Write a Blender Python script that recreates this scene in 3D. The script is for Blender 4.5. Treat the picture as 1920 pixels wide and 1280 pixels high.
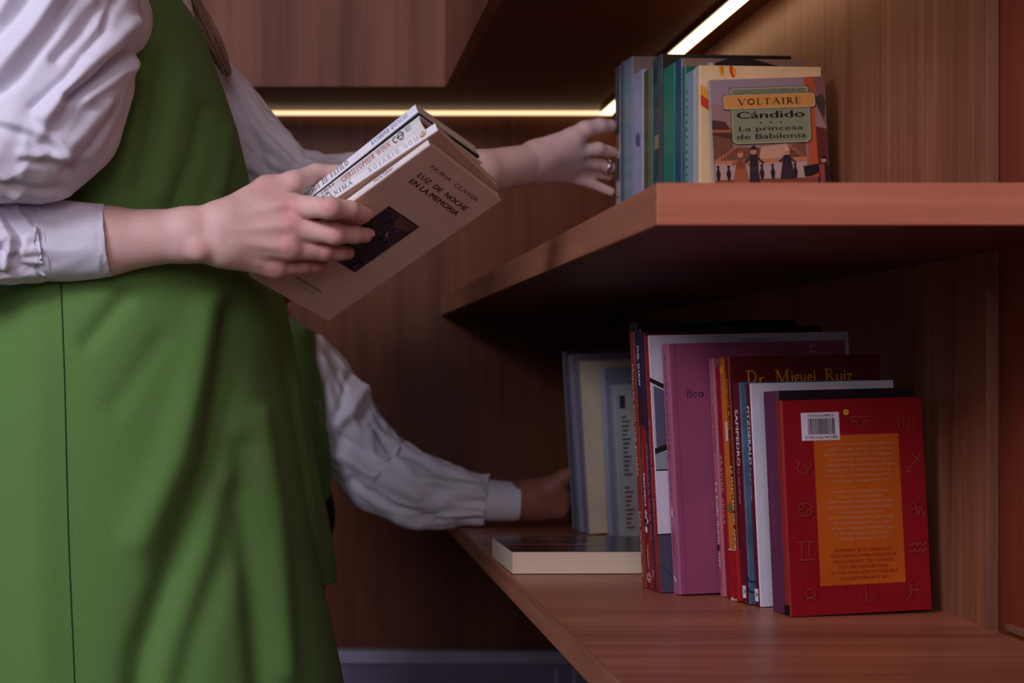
import bpy, bmesh, math, random
import numpy as np
from mathutils import Vector, Matrix, noise
R = math.radians
random.seed(7)
scene = bpy.context.scene
for o in list(bpy.data.objects): bpy.data.objects.remove(o)
COL = scene.collection
F = 2800.0; PX, PY, CAMZ = 565.0, 700.0, 1.0      # focal length in pixels and the point where depth lines meet

# ------------------------------------------------------------------ camera
cam = bpy.data.cameras.new('camera'); camo = bpy.data.objects.new('camera', cam); COL.objects.link(camo)
cam.sensor_width = 36; cam.lens = F * 36 / 1920
cam.shift_x = (960 - PX) / 1920; cam.shift_y = (PY - 640) / 1920
cam.clip_start = 0.05
camo.location = (0, 0, CAMZ); camo.rotation_euler = (R(90), 0, 0)
cam.dof.use_dof = True; cam.dof.focus_distance = 1.46; cam.dof.aperture_fstop = 6.3
scene.camera = camo
# ------------------------------------------------------------------ world and lights
w = bpy.data.worlds.new('world'); scene.world = w; w.use_nodes = True
w.node_tree.nodes['Background'].inputs[0].default_value = (0.55, 0.50, 0.72, 1)
w.node_tree.nodes['Background'].inputs[1].default_value = 0.10
def area(name, loc, target, size, power, col, sy=None):
    l = bpy.data.lights.new(name, 'AREA'); l.size = size; l.energy = power; l.color = col
    if sy: l.shape = 'RECTANGLE'; l.size_y = sy
    o = bpy.data.objects.new(name, l); COL.objects.link(o); o.location = loc
    o.rotation_euler = (Vector(target) - Vector(loc)).to_track_quat('-Z', 'Y').to_euler()
    return o
area('window_light', (-1.7, -0.5, 2.5), (0.0, 1.6, 1.05), 1.1, 76, (0.88, 0.85, 1.0))
area('fill_light', (-0.5, -1.9, 2.15), (0.2, 1.6, 1.1), 1.6, 27, (1.0, 0.88, 0.94))  # unseen soft fill, added to brighten the torso and camera-facing surfaces
scene.view_settings.view_transform = 'Standard'; scene.view_settings.look = 'None'
scene.view_settings.exposure = 0.0; scene.view_settings.gamma = 1.0
scene.view_settings.use_curve_mapping = False

# ------------------------------------------------------------------ helpers
def P(px, py, D): return Vector(((px - PX) / F * D, D, CAMZ + (PY - py) / F * D))
def lin(c): 
    c = c / 255.0
    return c / 12.92 if c <= 0.04045 else ((c + 0.055) / 1.055) ** 2.4
def rgb(c): return (lin(c[0]), lin(c[1]), lin(c[2]), 1)
def link(name, me, mats=(), parent=None, loc=None):
    o = bpy.data.objects.new(name, me); COL.objects.link(o)
    if me is not None:
        for m in (mats if isinstance(mats, (list, tuple)) else [mats]): me.materials.append(m)
    if parent is not None: o.parent = parent
    if loc is not None: o.location = loc
    return o
def tag(o, label=None, cat=None, group=None, kind=None):
    if label: o['label'] = label
    if cat: o['category'] = cat
    if group: o['group'] = group
    if kind: o['kind'] = kind
    return o
def mesh(verts, faces, smooth=False, name='mesh'):
    me = bpy.data.meshes.new(name); me.from_pydata([tuple(v) for v in verts], [], faces); me.update()
    if smooth: me.polygons.foreach_set('use_smooth', [True] * len(me.polygons))
    return me
def box_mesh(x0, x1, y0, y1, z0, z1, bev=0.0):
    bm = bmesh.new()
    v = [bm.verts.new(p) for p in [(x0,y0,z0),(x1,y0,z0),(x1,y1,z0),(x0,y1,z0),(x0,y0,z1),(x1,y0,z1),(x1,y1,z1),(x0,y1,z1)]]
    for f in [(0,3,2,1),(4,5,6,7),(0,1,5,4),(1,2,6,5),(2,3,7,6),(3,0,4,7)]: bm.faces.new([v[i] for i in f])
    if bev: bmesh.ops.bevel(bm, geom=bm.edges[:], offset=bev, segments=2, affect='EDGES', profile=0.6)
    me = bpy.data.meshes.new('box'); bm.to_mesh(me); bm.free(); return me
def box(name, x0, x1, y0, y1, z0, z1, mat, parent=None, bev=0.0):
    return link(name, box_mesh(x0, x1, y0, y1, z0, z1, bev), mat, parent)

# ------------------------------------------------------------------ materials
_mc = {}
def plain(col, rough=0.5, spec=0.3, metal=0.0, name='mat', vary=0.0, vscale=60):
    key = (tuple(col), rough, spec, metal, vary)
    if key in _mc: return _mc[key]
    m = bpy.data.materials.new(name); m.use_nodes = True; nt = m.node_tree; b = nt.nodes['Principled BSDF']
    b.inputs['Base Color'].default_value = rgb(col); b.inputs['Roughness'].default_value = rough
    b.inputs['Specular IOR Level'].default_value = spec; b.inputs['Metallic'].default_value = metal
    if vary:
        tc = nt.nodes.new('ShaderNodeTexCoord'); n = nt.nodes.new('ShaderNodeTexNoise')
        n.inputs['Scale'].default_value = vscale; n.inputs['Detail'].default_value = 4
        nt.links.new(tc.outputs['Object'], n.inputs['Vector'])
        r = nt.nodes.new('ShaderNodeValToRGB')
        c = rgb(col)
        r.color_ramp.elements[0].position = .3; r.color_ramp.elements[1].position = .7
        r.color_ramp.elements[0].color = tuple(x * (1 - vary) for x in c[:3]) + (1,)
        r.color_ramp.elements[1].color = tuple(min(1, x * (1 + vary)) for x in c[:3]) + (1,)
        nt.links.new(n.outputs['Fac'], r.inputs['Fac']); nt.links.new(r.outputs['Color'], b.inputs['Base Color'])
    _mc[key] = m; return m
def wood(name, dark, light, axis='Z', rough=0.42, fine=1.0, cath=0.0, spec=0.35):
    m = bpy.data.materials.new(name); m.use_nodes = True; nt = m.node_tree; b = nt.nodes['Principled BSDF']
    tc = nt.nodes.new('ShaderNodeTexCoord')
    def mp(a, l):
        s = [a, a, a]; s['XYZ'.index(axis)] = l
        n = nt.nodes.new('ShaderNodeMapping'); n.inputs['Scale'].default_value = s
        nt.links.new(tc.outputs['Object'], n.inputs['Vector']); return n
    def nz(mpn, detail, dist, rgh=.55):
        n = nt.nodes.new('ShaderNodeTexNoise'); n.inputs['Scale'].default_value = 1; n.inputs['Detail'].default_value = detail
        n.inputs['Distortion'].default_value = dist; n.inputs['Roughness'].default_value = rgh
        nt.links.new(mpn.outputs[0], n.inputs['Vector']); return n
    a = nz(mp(170 * fine, 4), 4, .3); c = nz(mp(34 * fine, 1.2), 5, .8); d = nz(mp(9, .5), 2, .6)
    def math_(op, x, y):
        n = nt.nodes.new('ShaderNodeMath'); n.operation = op
        for i, q in enumerate((x, y)):
            if isinstance(q, (int, float)): n.inputs[i].default_value = q
            else: nt.links.new(q, n.inputs[i])
        return n.outputs[0]
    s = math_('ADD', math_('MULTIPLY', a.outputs['Fac'], .30), math_('MULTIPLY', c.outputs['Fac'], .40))
    s = math_('ADD', s, math_('MULTIPLY', d.outputs['Fac'], .30))
    if cath:
        wv = nt.nodes.new('ShaderNodeTexWave'); wv.wave_type = 'RINGS'; wv.rings_direction = 'SPHERICAL'
        wv.inputs['Scale'].default_value = 1.0; wv.inputs['Distortion'].default_value = 5; wv.inputs['Detail'].default_value = 2
        wv.inputs['Detail Scale'].default_value = .6
        mm = mp(16, 2.2); mm.inputs['Location'].default_value = (6.2, 3, -3.9)
        nt.links.new(mm.outputs[0], wv.inputs['Vector'])
        s = math_('ADD', math_('MULTIPLY', s, 1 - cath), math_('MULTIPLY', wv.outputs['Fac'], cath))
    r = nt.nodes.new('ShaderNodeValToRGB'); r.color_ramp.elements[0].position = .34; r.color_ramp.elements[1].position = .66
    r.color_ramp.elements[0].color = rgb(dark); r.color_ramp.elements[1].color = rgb(light)
    nt.links.new(s, r.inputs['Fac']); nt.links.new(r.outputs['Color'], b.inputs['Base Color'])
    bp = nt.nodes.new('ShaderNodeBump'); bp.inputs['Strength'].default_value = .08; bp.inputs['Distance'].default_value = .002
    nt.links.new(a.outputs['Fac'], bp.inputs['Height']); nt.links.new(bp.outputs[0], b.inputs['Normal'])
    b.inputs['Roughness'].default_value = rough; b.inputs['Specular IOR Level'].default_value = spec
    return m
W_wall = wood('wood_vertical', (84, 42, 24), (130, 74, 48), 'Z')
W_right = wood('wood_back_panel', (98, 54, 36), (168, 110, 80), 'Z', fine=1.2)
W_red = wood('wood_red_vertical', (92, 38, 22), (130, 58, 36), 'Z', fine=.6)
W_cab = wood('wood_cabinet_front', (100, 56, 42), (156, 98, 76), 'Z', fine=.8, cath=.16, rough=.5)
W_shelf = wood('wood_shelf', (114, 56, 36), (196, 122, 90), 'X', fine=.9, rough=.38)
W_front = wood('wood_shelf_front', (142, 66, 46), (208, 130, 100), 'X', fine=.5, rough=.45)
W_side = wood('wood_shelf_side', (138, 82, 60), (186, 124, 96), 'Y', fine=.5, rough=.45)
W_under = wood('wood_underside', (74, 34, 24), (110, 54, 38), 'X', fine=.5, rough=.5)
W_post = wood('wood_post', (108, 66, 50), (140, 90, 70), 'Z', fine=.5)

def cloth(name, col, rough=.85, scale=900, bump=.15, sheen=.2, dark=.12, translucent=0):
    m = bpy.data.materials.new(name); m.use_nodes = True; nt = m.node_tree; b = nt.nodes['Principled BSDF']
    tc = nt.nodes.new('ShaderNodeTexCoord')
    n = nt.nodes.new('ShaderNodeTexNoise'); n.inputs['Scale'].default_value = scale; n.inputs['Detail'].default_value = 2
    nt.links.new(tc.outputs['Object'], n.inputs['Vector'])
    r = nt.nodes.new('ShaderNodeValToRGB'); c = rgb(col)
    r.color_ramp.elements[0].position = .3; r.color_ramp.elements[1].position = .7
    r.color_ramp.elements[0].color = tuple(x * (1 - dark) for x in c[:3]) + (1,); r.color_ramp.elements[1].color = tuple(min(1, x * (1 + dark)) for x in c[:3]) + (1,)
    nt.links.new(n.outputs['Fac'], r.inputs['Fac']); nt.links.new(r.outputs['Color'], b.inputs['Base Color'])
    bp = nt.nodes.new('ShaderNodeBump'); bp.inputs['Strength'].default_value = bump; bp.inputs['Distance'].default_value = .001
    nt.links.new(n.outputs['Fac'], bp.inputs['Height']); nt.links.new(bp.outputs[0], b.inputs['Normal'])
    b.inputs['Roughness'].default_value = rough; b.inputs['Specular IOR Level'].default_value = .15
    b.inputs['Sheen Weight'].default_value = sheen
    return m
C_green = cloth('green_wool', (98, 136, 72), scale=1300, dark=.16, sheen=.05)
C_white = cloth('white_blouse', (232, 230, 246), scale=700, dark=.03, bump=.06, sheen=.1)
C_dark = cloth('dark_trousers', (40, 38, 44), sheen=0)
M_hair = plain((158, 126, 110), .4, .5, name='hair', vary=.35, vscale=300)
M_hair_dark = plain((48, 32, 26), .5, .4, name='dark_hair', vary=.3, vscale=300)
M_silver = plain((215, 215, 220), .2, .5, 1.0, name='silver')
M_eye = plain((230, 228, 225), .2, .5, name='eye'); M_iris = plain((70, 50, 35), .2, .5, name='iris')
M_lips = plain((165, 75, 85), .4, .4, name='lips')
M_nail = plain((226, 170, 168), .25, .5, name='nail')
M_sole = plain((30, 28, 28), .6, name='shoe')
def skin(name, col, red):
    m = bpy.data.materials.new(name); m.use_nodes = True; nt = m.node_tree; b = nt.nodes['Principled BSDF']
    at = nt.nodes.new('ShaderNodeAttribute'); at.attribute_name = 'flush'
    mx = nt.nodes.new('ShaderNodeMix'); mx.data_type = 'RGBA'
    mx.inputs[6].default_value = rgb(col); mx.inputs[7].default_value = rgb(red)
    tc = nt.nodes.new('ShaderNodeTexCoord')
    n = nt.nodes.new('ShaderNodeTexNoise'); n.inputs['Scale'].default_value = 55; n.inputs['Detail'].default_value = 5
    nt.links.new(tc.outputs['Object'], n.inputs['Vector'])
    ma = nt.nodes.new('ShaderNodeMath'); ma.operation = 'MULTIPLY_ADD'; ma.inputs[1].default_value = .9; ma.inputs[2].default_value = -.38
    nt.links.new(n.outputs['Fac'], ma.inputs[0])
    ad = nt.nodes.new('ShaderNodeMath'); ad.operation = 'ADD'; ad.use_clamp = True
    nt.links.new(ma.outputs[0], ad.inputs[0]); nt.links.new(at.outputs['Fac'], ad.inputs[1])
    nt.links.new(ad.outputs[0], mx.inputs[0]); nt.links.new(mx.outputs[2], b.inputs['Base Color'])
    n2 = nt.nodes.new('ShaderNodeTexNoise'); n2.inputs['Scale'].default_value = 420; n2.inputs['Detail'].default_value = 3
    nt.links.new(tc.outputs['Object'], n2.inputs['Vector'])
    bp = nt.nodes.new('ShaderNodeBump'); bp.inputs['Strength'].default_value = .12; bp.inputs['Distance'].default_value = .001
    nt.links.new(n2.outputs['Fac'], bp.inputs['Height']); nt.links.new(bp.outputs[0], b.inputs['Normal'])
    b.inputs['Roughness'].default_value = .5; b.inputs['Specular IOR Level'].default_value = .35
    b.inputs['Subsurface Weight'].default_value = .12; b.inputs['Subsurface Radius'].default_value = (.01, .004, .002); b.inputs['Subsurface Scale'].default_value = .4
    return m
M_skin = skin('skin', (234, 194, 186), (212, 132, 130))
M_skin2 = skin('skin_second', (160, 106, 92), (146, 80, 74))

# ------------------------------------------------------------------ setting
SHX, WX = 0.2545, 0.6045         # left edge of the shelves, face of the back panel
BY = 2.73                        # end wall
box('floor', -3, 2, -2.5, BY + .1, -.05, 0, plain((96, 84, 80), .5, vary=.1, vscale=6), bev=0)['kind'] = 'structure'
wl = link('wall_back', None); wl['kind'] = 'structure'
box('wood_panel', -3, .70, BY, BY + .03, .45, 2.62, W_wall, wl)
wr = link('wall_right', None); wr['kind'] = 'structure'
box('wood_panel', WX, WX + .018, 1.3195, BY, 0, 2.5, W_right, wr)
box('panel_edge', WX - .0002, WX + .0108, 1.3172, 1.3195, 0, 2.5, W_post, wr, bev=.0006)
box('wood_panel', WX + .0118, WX + .04, -.4, 1.3195, 0, 2.5, W_red, wr)
box('corner_bead', WX + .008, WX + .0118, .6, 1.30, .776, .783, W_post, wr, bev=.001)
bb = link('baseboard_back', None); bb['kind'] = 'structure'
M_grey = plain((176, 170, 200), .45, .4, name='grey_paint', vary=.12, vscale=14)
M_grey2 = plain((134, 124, 156), .5, .3, name='grey_paint_dark', vary=.18, vscale=10)
box('base_panel', -3, .60, BY - .03, BY - .0005, 0, .476, M_grey2, bb)
box('base_cap', -3, .60, BY - .036, BY - .0005, .476, .4985, M_grey, bb, bev=.003)
for i, px in enumerate((1043, 1076)):
    x = (px - PX) / F * (BY - .03)
    box('vertical_strip', x - .003, x + .003, BY - .0355, BY - .03, .02, .470, M_grey, bb, bev=.0008)
for px in (757, 897):
    x = (px - PX) / F * (BY - .03)
    box('joint_cover', x - .002, x + .002, BY - .0372, BY - .036, .477, .496, M_grey, bb)
CEIL = 2.62
box('ceiling', -3, 2, -2.5, BY + .1, CEIL, CEIL + .05, plain((150, 140, 140), .8, name='plaster'), bev=0)['kind'] = 'structure'
# ------------------------------------------------------------------ shelves
def prism(name, pts, z0, z1, mat, parent=None, bev=.0012):
    bm = bmesh.new(); n = len(pts)
    lo = [bm.verts.new((x, y, z0)) for x, y in pts]; hi = [bm.verts.new((x, y, z1)) for x, y in pts]
    bm.faces.new(lo[::-1]); bm.faces.new(hi)
    for i in range(n): bm.faces.new([lo[i], lo[(i+1)%n], hi[(i+1)%n], hi[i]])
    if bev: bmesh.ops.bevel(bm, geom=bm.edges[:], offset=bev, segments=2, affect='EDGES', profile=.6)
    me = bpy.data.meshes.new(name); bm.to_mesh(me); bm.free(); return link(name, me, mat, parent)
ZU, ZL = 1.1364, 0.776            # tops of the two shelves
TU, TL_ = 0.030, 0.0235
us = link('shelf', None, loc=(SHX, 1.07, ZU - TU)); tag(us, 'upper thick wooden shelf with square front corner and the classic paperback on it', 'shelf')
def at(o):  # parent keeping world coordinates
    def f(c): c.parent = o; c.matrix_parent_inverse = Matrix.Translation(o.location).inverted(); return c
    return f
k = at(us)
k(box('board', SHX + .004, WX - .0005, 1.0745, BY - .001, ZU - TU + .0008, ZU, W_shelf))
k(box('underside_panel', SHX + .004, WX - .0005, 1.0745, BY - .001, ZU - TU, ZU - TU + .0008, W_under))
k(box('front_edge_strip', SHX + .0005, WX + .013, 1.07, 1.0745, ZU - TU, ZU + .0003, W_front, bev=.0008))
k(box('side_edge_strip', SHX, SHX + .004, 1.0702, BY - .001, ZU - TU, ZU + .0003, W_side, bev=.0008))
ls = link('shelf', None, loc=(.2295, .5, ZL - TL_)); tag(ls, 'lower wooden shelf like a desk carrying the red and purple books', 'shelf')
k = at(ls)
k(box('board', .2295 + .004, WX - .0005, .45, BY - .001, ZL - TL_, ZL, W_shelf))
k(box('side_edge_strip', .2295, .2295 + .004, .45, BY - .001, ZL - TL_, ZL + .0002, W_side, bev=.0008))
# wall cabinet above with its L-shaped underside
ZC, CX, CY = 1.480, 0.259, 2.50
wc = link('wall_cabinet', None, loc=(CX, CY, ZC)); tag(wc, 'L-shaped wooden wall cabinet overhead with light strip along its underside', 'cabinet')
k = at(wc)
k(box('front_panel', -1.6, CX - .018, CY, CY + .018, ZC, 2.6, W_cab, bev=.0008))
k(box('side_panel', CX - .018, CX, .95, CY + .018, ZC, 2.6, W_cab, bev=.0008))
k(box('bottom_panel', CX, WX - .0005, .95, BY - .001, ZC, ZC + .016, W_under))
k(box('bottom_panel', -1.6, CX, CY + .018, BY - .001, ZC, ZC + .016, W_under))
k(box('end_panel', CX, WX - .0005, .95, .968, ZC, 2.6, W_cab))
M_led = bpy.data.materials.new('warm_led'); M_led.use_nodes = True
_b = M_led.node_tree.nodes['Principled BSDF']; _b.inputs['Base Color'].default_value = (1, .9, .7, 1)
_b.inputs['Emission Color'].default_value = (1.0, .68, .38, 1); _b.inputs['Emission Strength'].default_value = 4.0
M_alu = plain((60, 46, 40), .4, .5, name='light_channel')
ld = link('light_strip', None, loc=(.556, 1.8, ZC)); tag(ld, 'bright warm light strip running diagonally above the upper books', 'light strip', 'light strips under the cabinet')
k = at(ld)
k(box('channel', .543, .5695, 1.0, BY - .012, ZC - .005, ZC, M_alu))
k(box('diffuser', .546, .5665, 1.0, BY - .014, ZC - .0075, ZC - .003, M_led, bev=.001))
M_led2 = M_led.copy(); M_led2.node_tree.nodes['Principled BSDF'].inputs['Emission Strength'].default_value = 1.35
ld2 = link('light_strip', None, loc=(-.3, BY, ZC)); tag(ld2, 'warm light strip running level along the end wall', 'light strip', 'light strips under the cabinet')
k = at(ld2)
k(box('channel', -1.5, .5695, BY - .012, BY - .0005, ZC - .006, ZC, M_alu))
k(box('diffuser', -1.5, .5665, BY - .015, BY - .012, ZC - .0105, ZC - .002, M_led2, bev=.001))

# ------------------------------------------------------------------ flat printing
SER = {  # serif capitals: strokes (x0,y0,x1,y1,thick) / arcs (cx,cy,rx,ry,a0,a1,thick) / serif feet (x,y)
'A':(.95,[(.1,0,.47,1,.07),(.47,1,.84,0,.16),(.25,.35,.68,.35,.06)],[(.1,0),(.84,0)]),
'B':(.75,[(.2,0,.2,1,.15),(.2,.975,.36,.975,.05),(.2,.52,.38,.52,.05),(.2,.025,.38,.025,.05),('a',.36,.75,.24,.235,-90,90,.1),('a',.38,.27,.29,.25,-90,90,.12)],[(.12,0),(.12,1)]),
'C':(.85,[('a',.48,.5,.38,.48,50,310,.12),(.76,.98,.76,.72,.05),(.76,.02,.76,.2,.04)],[]),
'D':(.9,[(.2,0,.2,1,.15),(.2,.975,.4,.975,.05),(.2,.025,.4,.025,.05),('a',.4,.5,.4,.475,-90,90,.13)],[(.12,0),(.12,1)]),
'E':(.72,[(.2,0,.2,1,.15),(.2,.975,.62,.975,.05),(.2,.025,.65,.025,.05),(.2,.52,.5,.52,.05),(.62,1,.62,.78,.05),(.65,0,.65,.24,.05),(.5,.42,.5,.62,.04)],[(.12,0),(.12,1)]),
'F':(.68,[(.2,0,.2,1,.15),(.2,.975,.62,.975,.05),(.2,.52,.5,.52,.05),(.62,1,.62,.78,.05)],[(.2,0),(.12,1)]),
'G':(.9,[('a',.48,.5,.38,.48,50,320,.12),(.76,.98,.76,.72,.05),(.76,0,.76,.42,.13)],[(.76,.42)]),
'H':(.95,[(.2,0,.2,1,.15),(.75,0,.75,1,.15),(.2,.52,.75,.52,.05)],[(.2,0),(.2,1),(.75,0),(.75,1)]),
'I':(.42,[(.21,0,.21,1,.15)],[(.21,0),(.21,1)]),
'J':(.5,[(.3,.15,.3,1,.15),('a',.15,.12,.16,.14,-150,0,.08)],[(.3,1)]),
'L':(.7,[(.2,0,.2,1,.15),(.2,.025,.64,.025,.05),(.64,0,.64,.26,.05)],[(.2,1),(.14,0)]),
'M':(1.1,[(.16,0,.16,1,.07),(.16,1,.54,.05,.15),(.54,.05,.92,1,.06),(.92,0,.92,1,.15)],[(.16,0),(.92,0),(.12,1),(.96,1)]),
'N':(.95,[(.18,0,.18,1,.07),(.18,1,.76,0,.15),(.76,0,.76,1,.07)],[(.18,0),(.14,1),(.76,1)]),
'O':(.95,[('a',.47,.5,.39,.48,0,360,.13)],[]),
'P':(.72,[(.2,0,.2,1,.15),(.2,.975,.36,.975,.05),(.2,.46,.36,.46,.05),('a',.36,.72,.26,.26,-90,90,.12)],[(.2,0),(.12,1)]),
'Q':(.95,[('a',.47,.5,.39,.48,0,360,.13),(.45,.05,.85,-.2,.1)],[]),
'R':(.85,[(.2,0,.2,1,.15),(.2,.975,.36,.975,.05),(.2,.48,.36,.48,.05),('a',.36,.73,.25,.25,-90,90,.12),(.38,.48,.74,0,.14)],[(.2,0),(.12,1),(.76,0)]),
'S':(.65,[('a',.33,.73,.23,.25,40,270,.11),('a',.33,.26,.24,.25,-140,90,.12),(.54,.98,.54,.76,.04),(.09,.02,.09,.25,.04)],[]),
'T':(.85,[(.42,0,.42,1,.15),(.08,.975,.77,.975,.05),(.08,1,.08,.76,.05),(.77,1,.77,.76,.05)],[(.42,0)]),
'U':(.92,[(.2,.3,.2,1,.15),(.74,.3,.74,1,.07),('a',.47,.3,.27,.28,180,360,.09)],[(.2,1),(.74,1)]),
'V':(.92,[(.1,1,.46,0,.15),(.46,0,.82,1,.06)],[(.1,1),(.82,1)]),
'W':(1.3,[(.1,1,.4,0,.14),(.4,0,.65,.95,.06),(.62,.95,.9,0,.14),(.9,0,1.2,1,.06)],[(.1,1),(.64,1),(1.2,1)]),
'X':(.9,[(.12,0,.78,1,.06),(.12,1,.78,0,.15)],[(.12,0),(.78,0),(.12,1),(.78,1)]),
'Y':(.88,[(.1,1,.44,.48,.14),(.44,.48,.78,1,.06),(.44,0,.44,.5,.14)],[(.44,0),(.1,1),(.78,1)]),
'Z':(.78,[(.68,1,.12,0,.13),(.1,.975,.68,.975,.05),(.12,.025,.7,.025,.05)],[]),
}
_tc = {}
def text_geo(s):
    if s in _tc: return _tc[s]
    cu = bpy.data.curves.new('t', 'FONT'); cu.body = s; cu.size = 1; cu.resolution_u = 2
    o = bpy.data.objects.new('t', cu); me = bpy.data.meshes.new_from_object(o)
    v = np.array([x.co[:2] for x in me.vertices]); f = [tuple(p.vertices) for p in me.polygons]
    bpy.data.objects.remove(o); bpy.data.curves.remove(cu); bpy.data.meshes.remove(me)
    _tc[s] = (v, f); return v, f
class Print:
    """flat shapes laid on one plane: o origin, r right, u up (local to the parent)"""
    def __init__(self, o, r, u, lift=.00025):
        self.o = Vector(o); self.r = Vector(r).normalized(); self.u = Vector(u).normalized(); self.n = self.r.cross(self.u); self.l = lift
        self.v = []; self.f = []; self.mi = []; self.mats = []; self.k = 0
    def m(self, mat):
        if isinstance(mat, tuple): mat = plain(mat, .5, .25)
        if mat not in self.mats: self.mats.append(mat)
        return self.mats.index(mat)
    def poly(self, pts, mat, faces=None, lift=True):
        b = len(self.v); h = self.l + self.k * .00002
        if lift: self.k += 1
        for x, y in pts: self.v.append(self.o + self.r * x + self.u * y + self.n * h)
        for f in (faces or [tuple(range(len(pts)))]):
            self.f.append(tuple(i + b for i in f)); self.mi.append(self.m(mat))
    def rect(self, x0, y0, x1, y1, mat): self.poly([(x0,y0),(x1,y0),(x1,y1),(x0,y1)], mat)
    def stroke(self, pts, wd, mat, lift=True):
        for (x0,y0),(x1,y1) in zip(pts, pts[1:]):
            d = math.hypot(x1-x0, y1-y0) or 1e-9; nx, ny = -(y1-y0)/d*wd/2, (x1-x0)/d*wd/2
            ex, ey = (x1-x0)/d*wd*.2, (y1-y0)/d*wd*.2
            self.poly([(x0-nx-ex,y0-ny-ey),(x1-nx+ex,y1-ny+ey),(x1+nx+ex,y1+ny+ey),(x0+nx-ex,y0+ny-ey)], mat, lift=False)
        if lift: self.k += 1
    def arc(self, cx, cy, rx, ry, a0, a1, wd, mat, n=14):
        self.stroke([(cx+rx*math.cos(R(a0+(a1-a0)*i/n)), cy+ry*math.sin(R(a0+(a1-a0)*i/n))) for i in range(n+1)], wd, mat)
    def disc(self, cx, cy, r, mat, ry=None, n=16):
        self.poly([(cx+r*math.cos(2*math.pi*i/n), cy+(ry or r)*math.sin(2*math.pi*i/n)) for i in range(n)], mat)
    def text(self, s, x, y, h, mat, w=None, align='l', bold=0):
        """h = capital height; w fits the whole line to a width"""
        v, f = text_geo(s); v = v.copy(); v *= h / .70
        x0, x1 = v[:,0].min(), v[:,0].max()
        if w: v[:,0] = (v[:,0]-x0) * (w/(x1-x0)); x0, x1 = 0, w
        off = {'l': -x0, 'c': -(x0+x1)/2, 'r': -x1}[align]
        v[:,0] += off + x; v[:,1] += y
        self.poly([tuple(p) for p in v], mat, f)
        for b in range(bold):
            d = h * .06 * (b+1)
            self.poly([(p[0]+d, p[1]) for p in v], mat, f, lift=False)
    def serif(self, s, x, y, h, mat, w=None, sp=.1, wt=1.0, italic=0):
        tot = sum((SER[c][0] if c in SER else .45) + sp for c in s) - sp
        sx = (w / tot) if w else h
        cx = x
        for c in s:
            if c == 'Ó': self.stroke([(cx+.4*sx, y+1.12*h), (cx+.62*sx, y+1.35*h)], .09*h, mat, False)
            c = {'Ó':'O','Á':'A','É':'E'}.get(c, c)
            if c not in SER:
                cx += (.45+sp) * sx; continue
            wd, st, se = SER[c]
            q = lambda a, b: (cx + a*sx + italic*b*h, y + b*h)
            for t in st:
                if t[0] == 'a':
                    _, ax, ay, rx, ry, a0, a1, th = t; n = 12
                    self.stroke([q(ax+rx*.92*math.cos(R(a0+(a1-a0)*i/n)), ay+ry*.95*math.sin(R(a0+(a1-a0)*i/n))) for i in range(n+1)], th*h*wt, mat, False)
                else: self.stroke([q(t[0],t[1]), q(t[2],t[3])], t[4]*h*wt, mat, False)
            for a, b in se:
                yy = .02 if b == 0 else b - .02
                self.stroke([q(a-.14,yy), q(a+.14,yy)], .05*h*max(1,wt*.9), mat, False)
            cx += (wd+sp) * sx
        self.k += 1
    def build(self, name, parent):
        me = bpy.data.meshes.new(name); me.from_pydata([tuple(v) for v in self.v], [], self.f)
        for m in self.mats: me.materials.append(m)
        me.polygons.foreach_set('material_index', self.mi); me.update()
        o = bpy.data.objects.new(name, me); COL.objects.link(o)
        cov = [c for c in parent.children if c.name.split('.')[0] == 'cover']
        o.parent = cov[0] if cov else parent; return o

# ------------------------------------------------------------------ books
M_page = bpy.data.materials.new('pages'); M_page.use_nodes = True
def _pages(m, col):
    nt = m.node_tree; b = nt.nodes['Principled BSDF']; tc = nt.nodes.new('ShaderNodeTexCoord')
    mp = nt.nodes.new('ShaderNodeMapping'); mp.inputs['Scale'].default_value = (6, 2600, 6)
    n = nt.nodes.new('ShaderNodeTexNoise'); n.inputs['Scale'].default_value = 1; n.inputs['Detail'].default_value = 3
    nt.links.new(tc.outputs['Object'], mp.inputs[0]); nt.links.new(mp.outputs[0], n.inputs['Vector'])
    r = nt.nodes.new('ShaderNodeValToRGB'); c = rgb(col); r.color_ramp.elements[0].position = .3; r.color_ramp.elements[1].position = .7
    r.color_ramp.elements[0].color = tuple(x*.72 for x in c[:3])+(1,); r.color_ramp.elements[1].color = c
    nt.links.new(n.outputs['Fac'], r.inputs['Fac']); nt.links.new(r.outputs['Color'], b.inputs['Base Color']); b.inputs['Roughness'].default_value = .8
_pages(M_page, (226, 202, 178))
M_page_white = bpy.data.materials.new('white_pages'); M_page_white.use_nodes = True; _pages(M_page_white, (232, 224, 218))
M_page_red = bpy.data.materials.new('red_pages'); M_page_red.use_nodes = True; _pages(M_page_red, (150, 20, 28))
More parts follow.
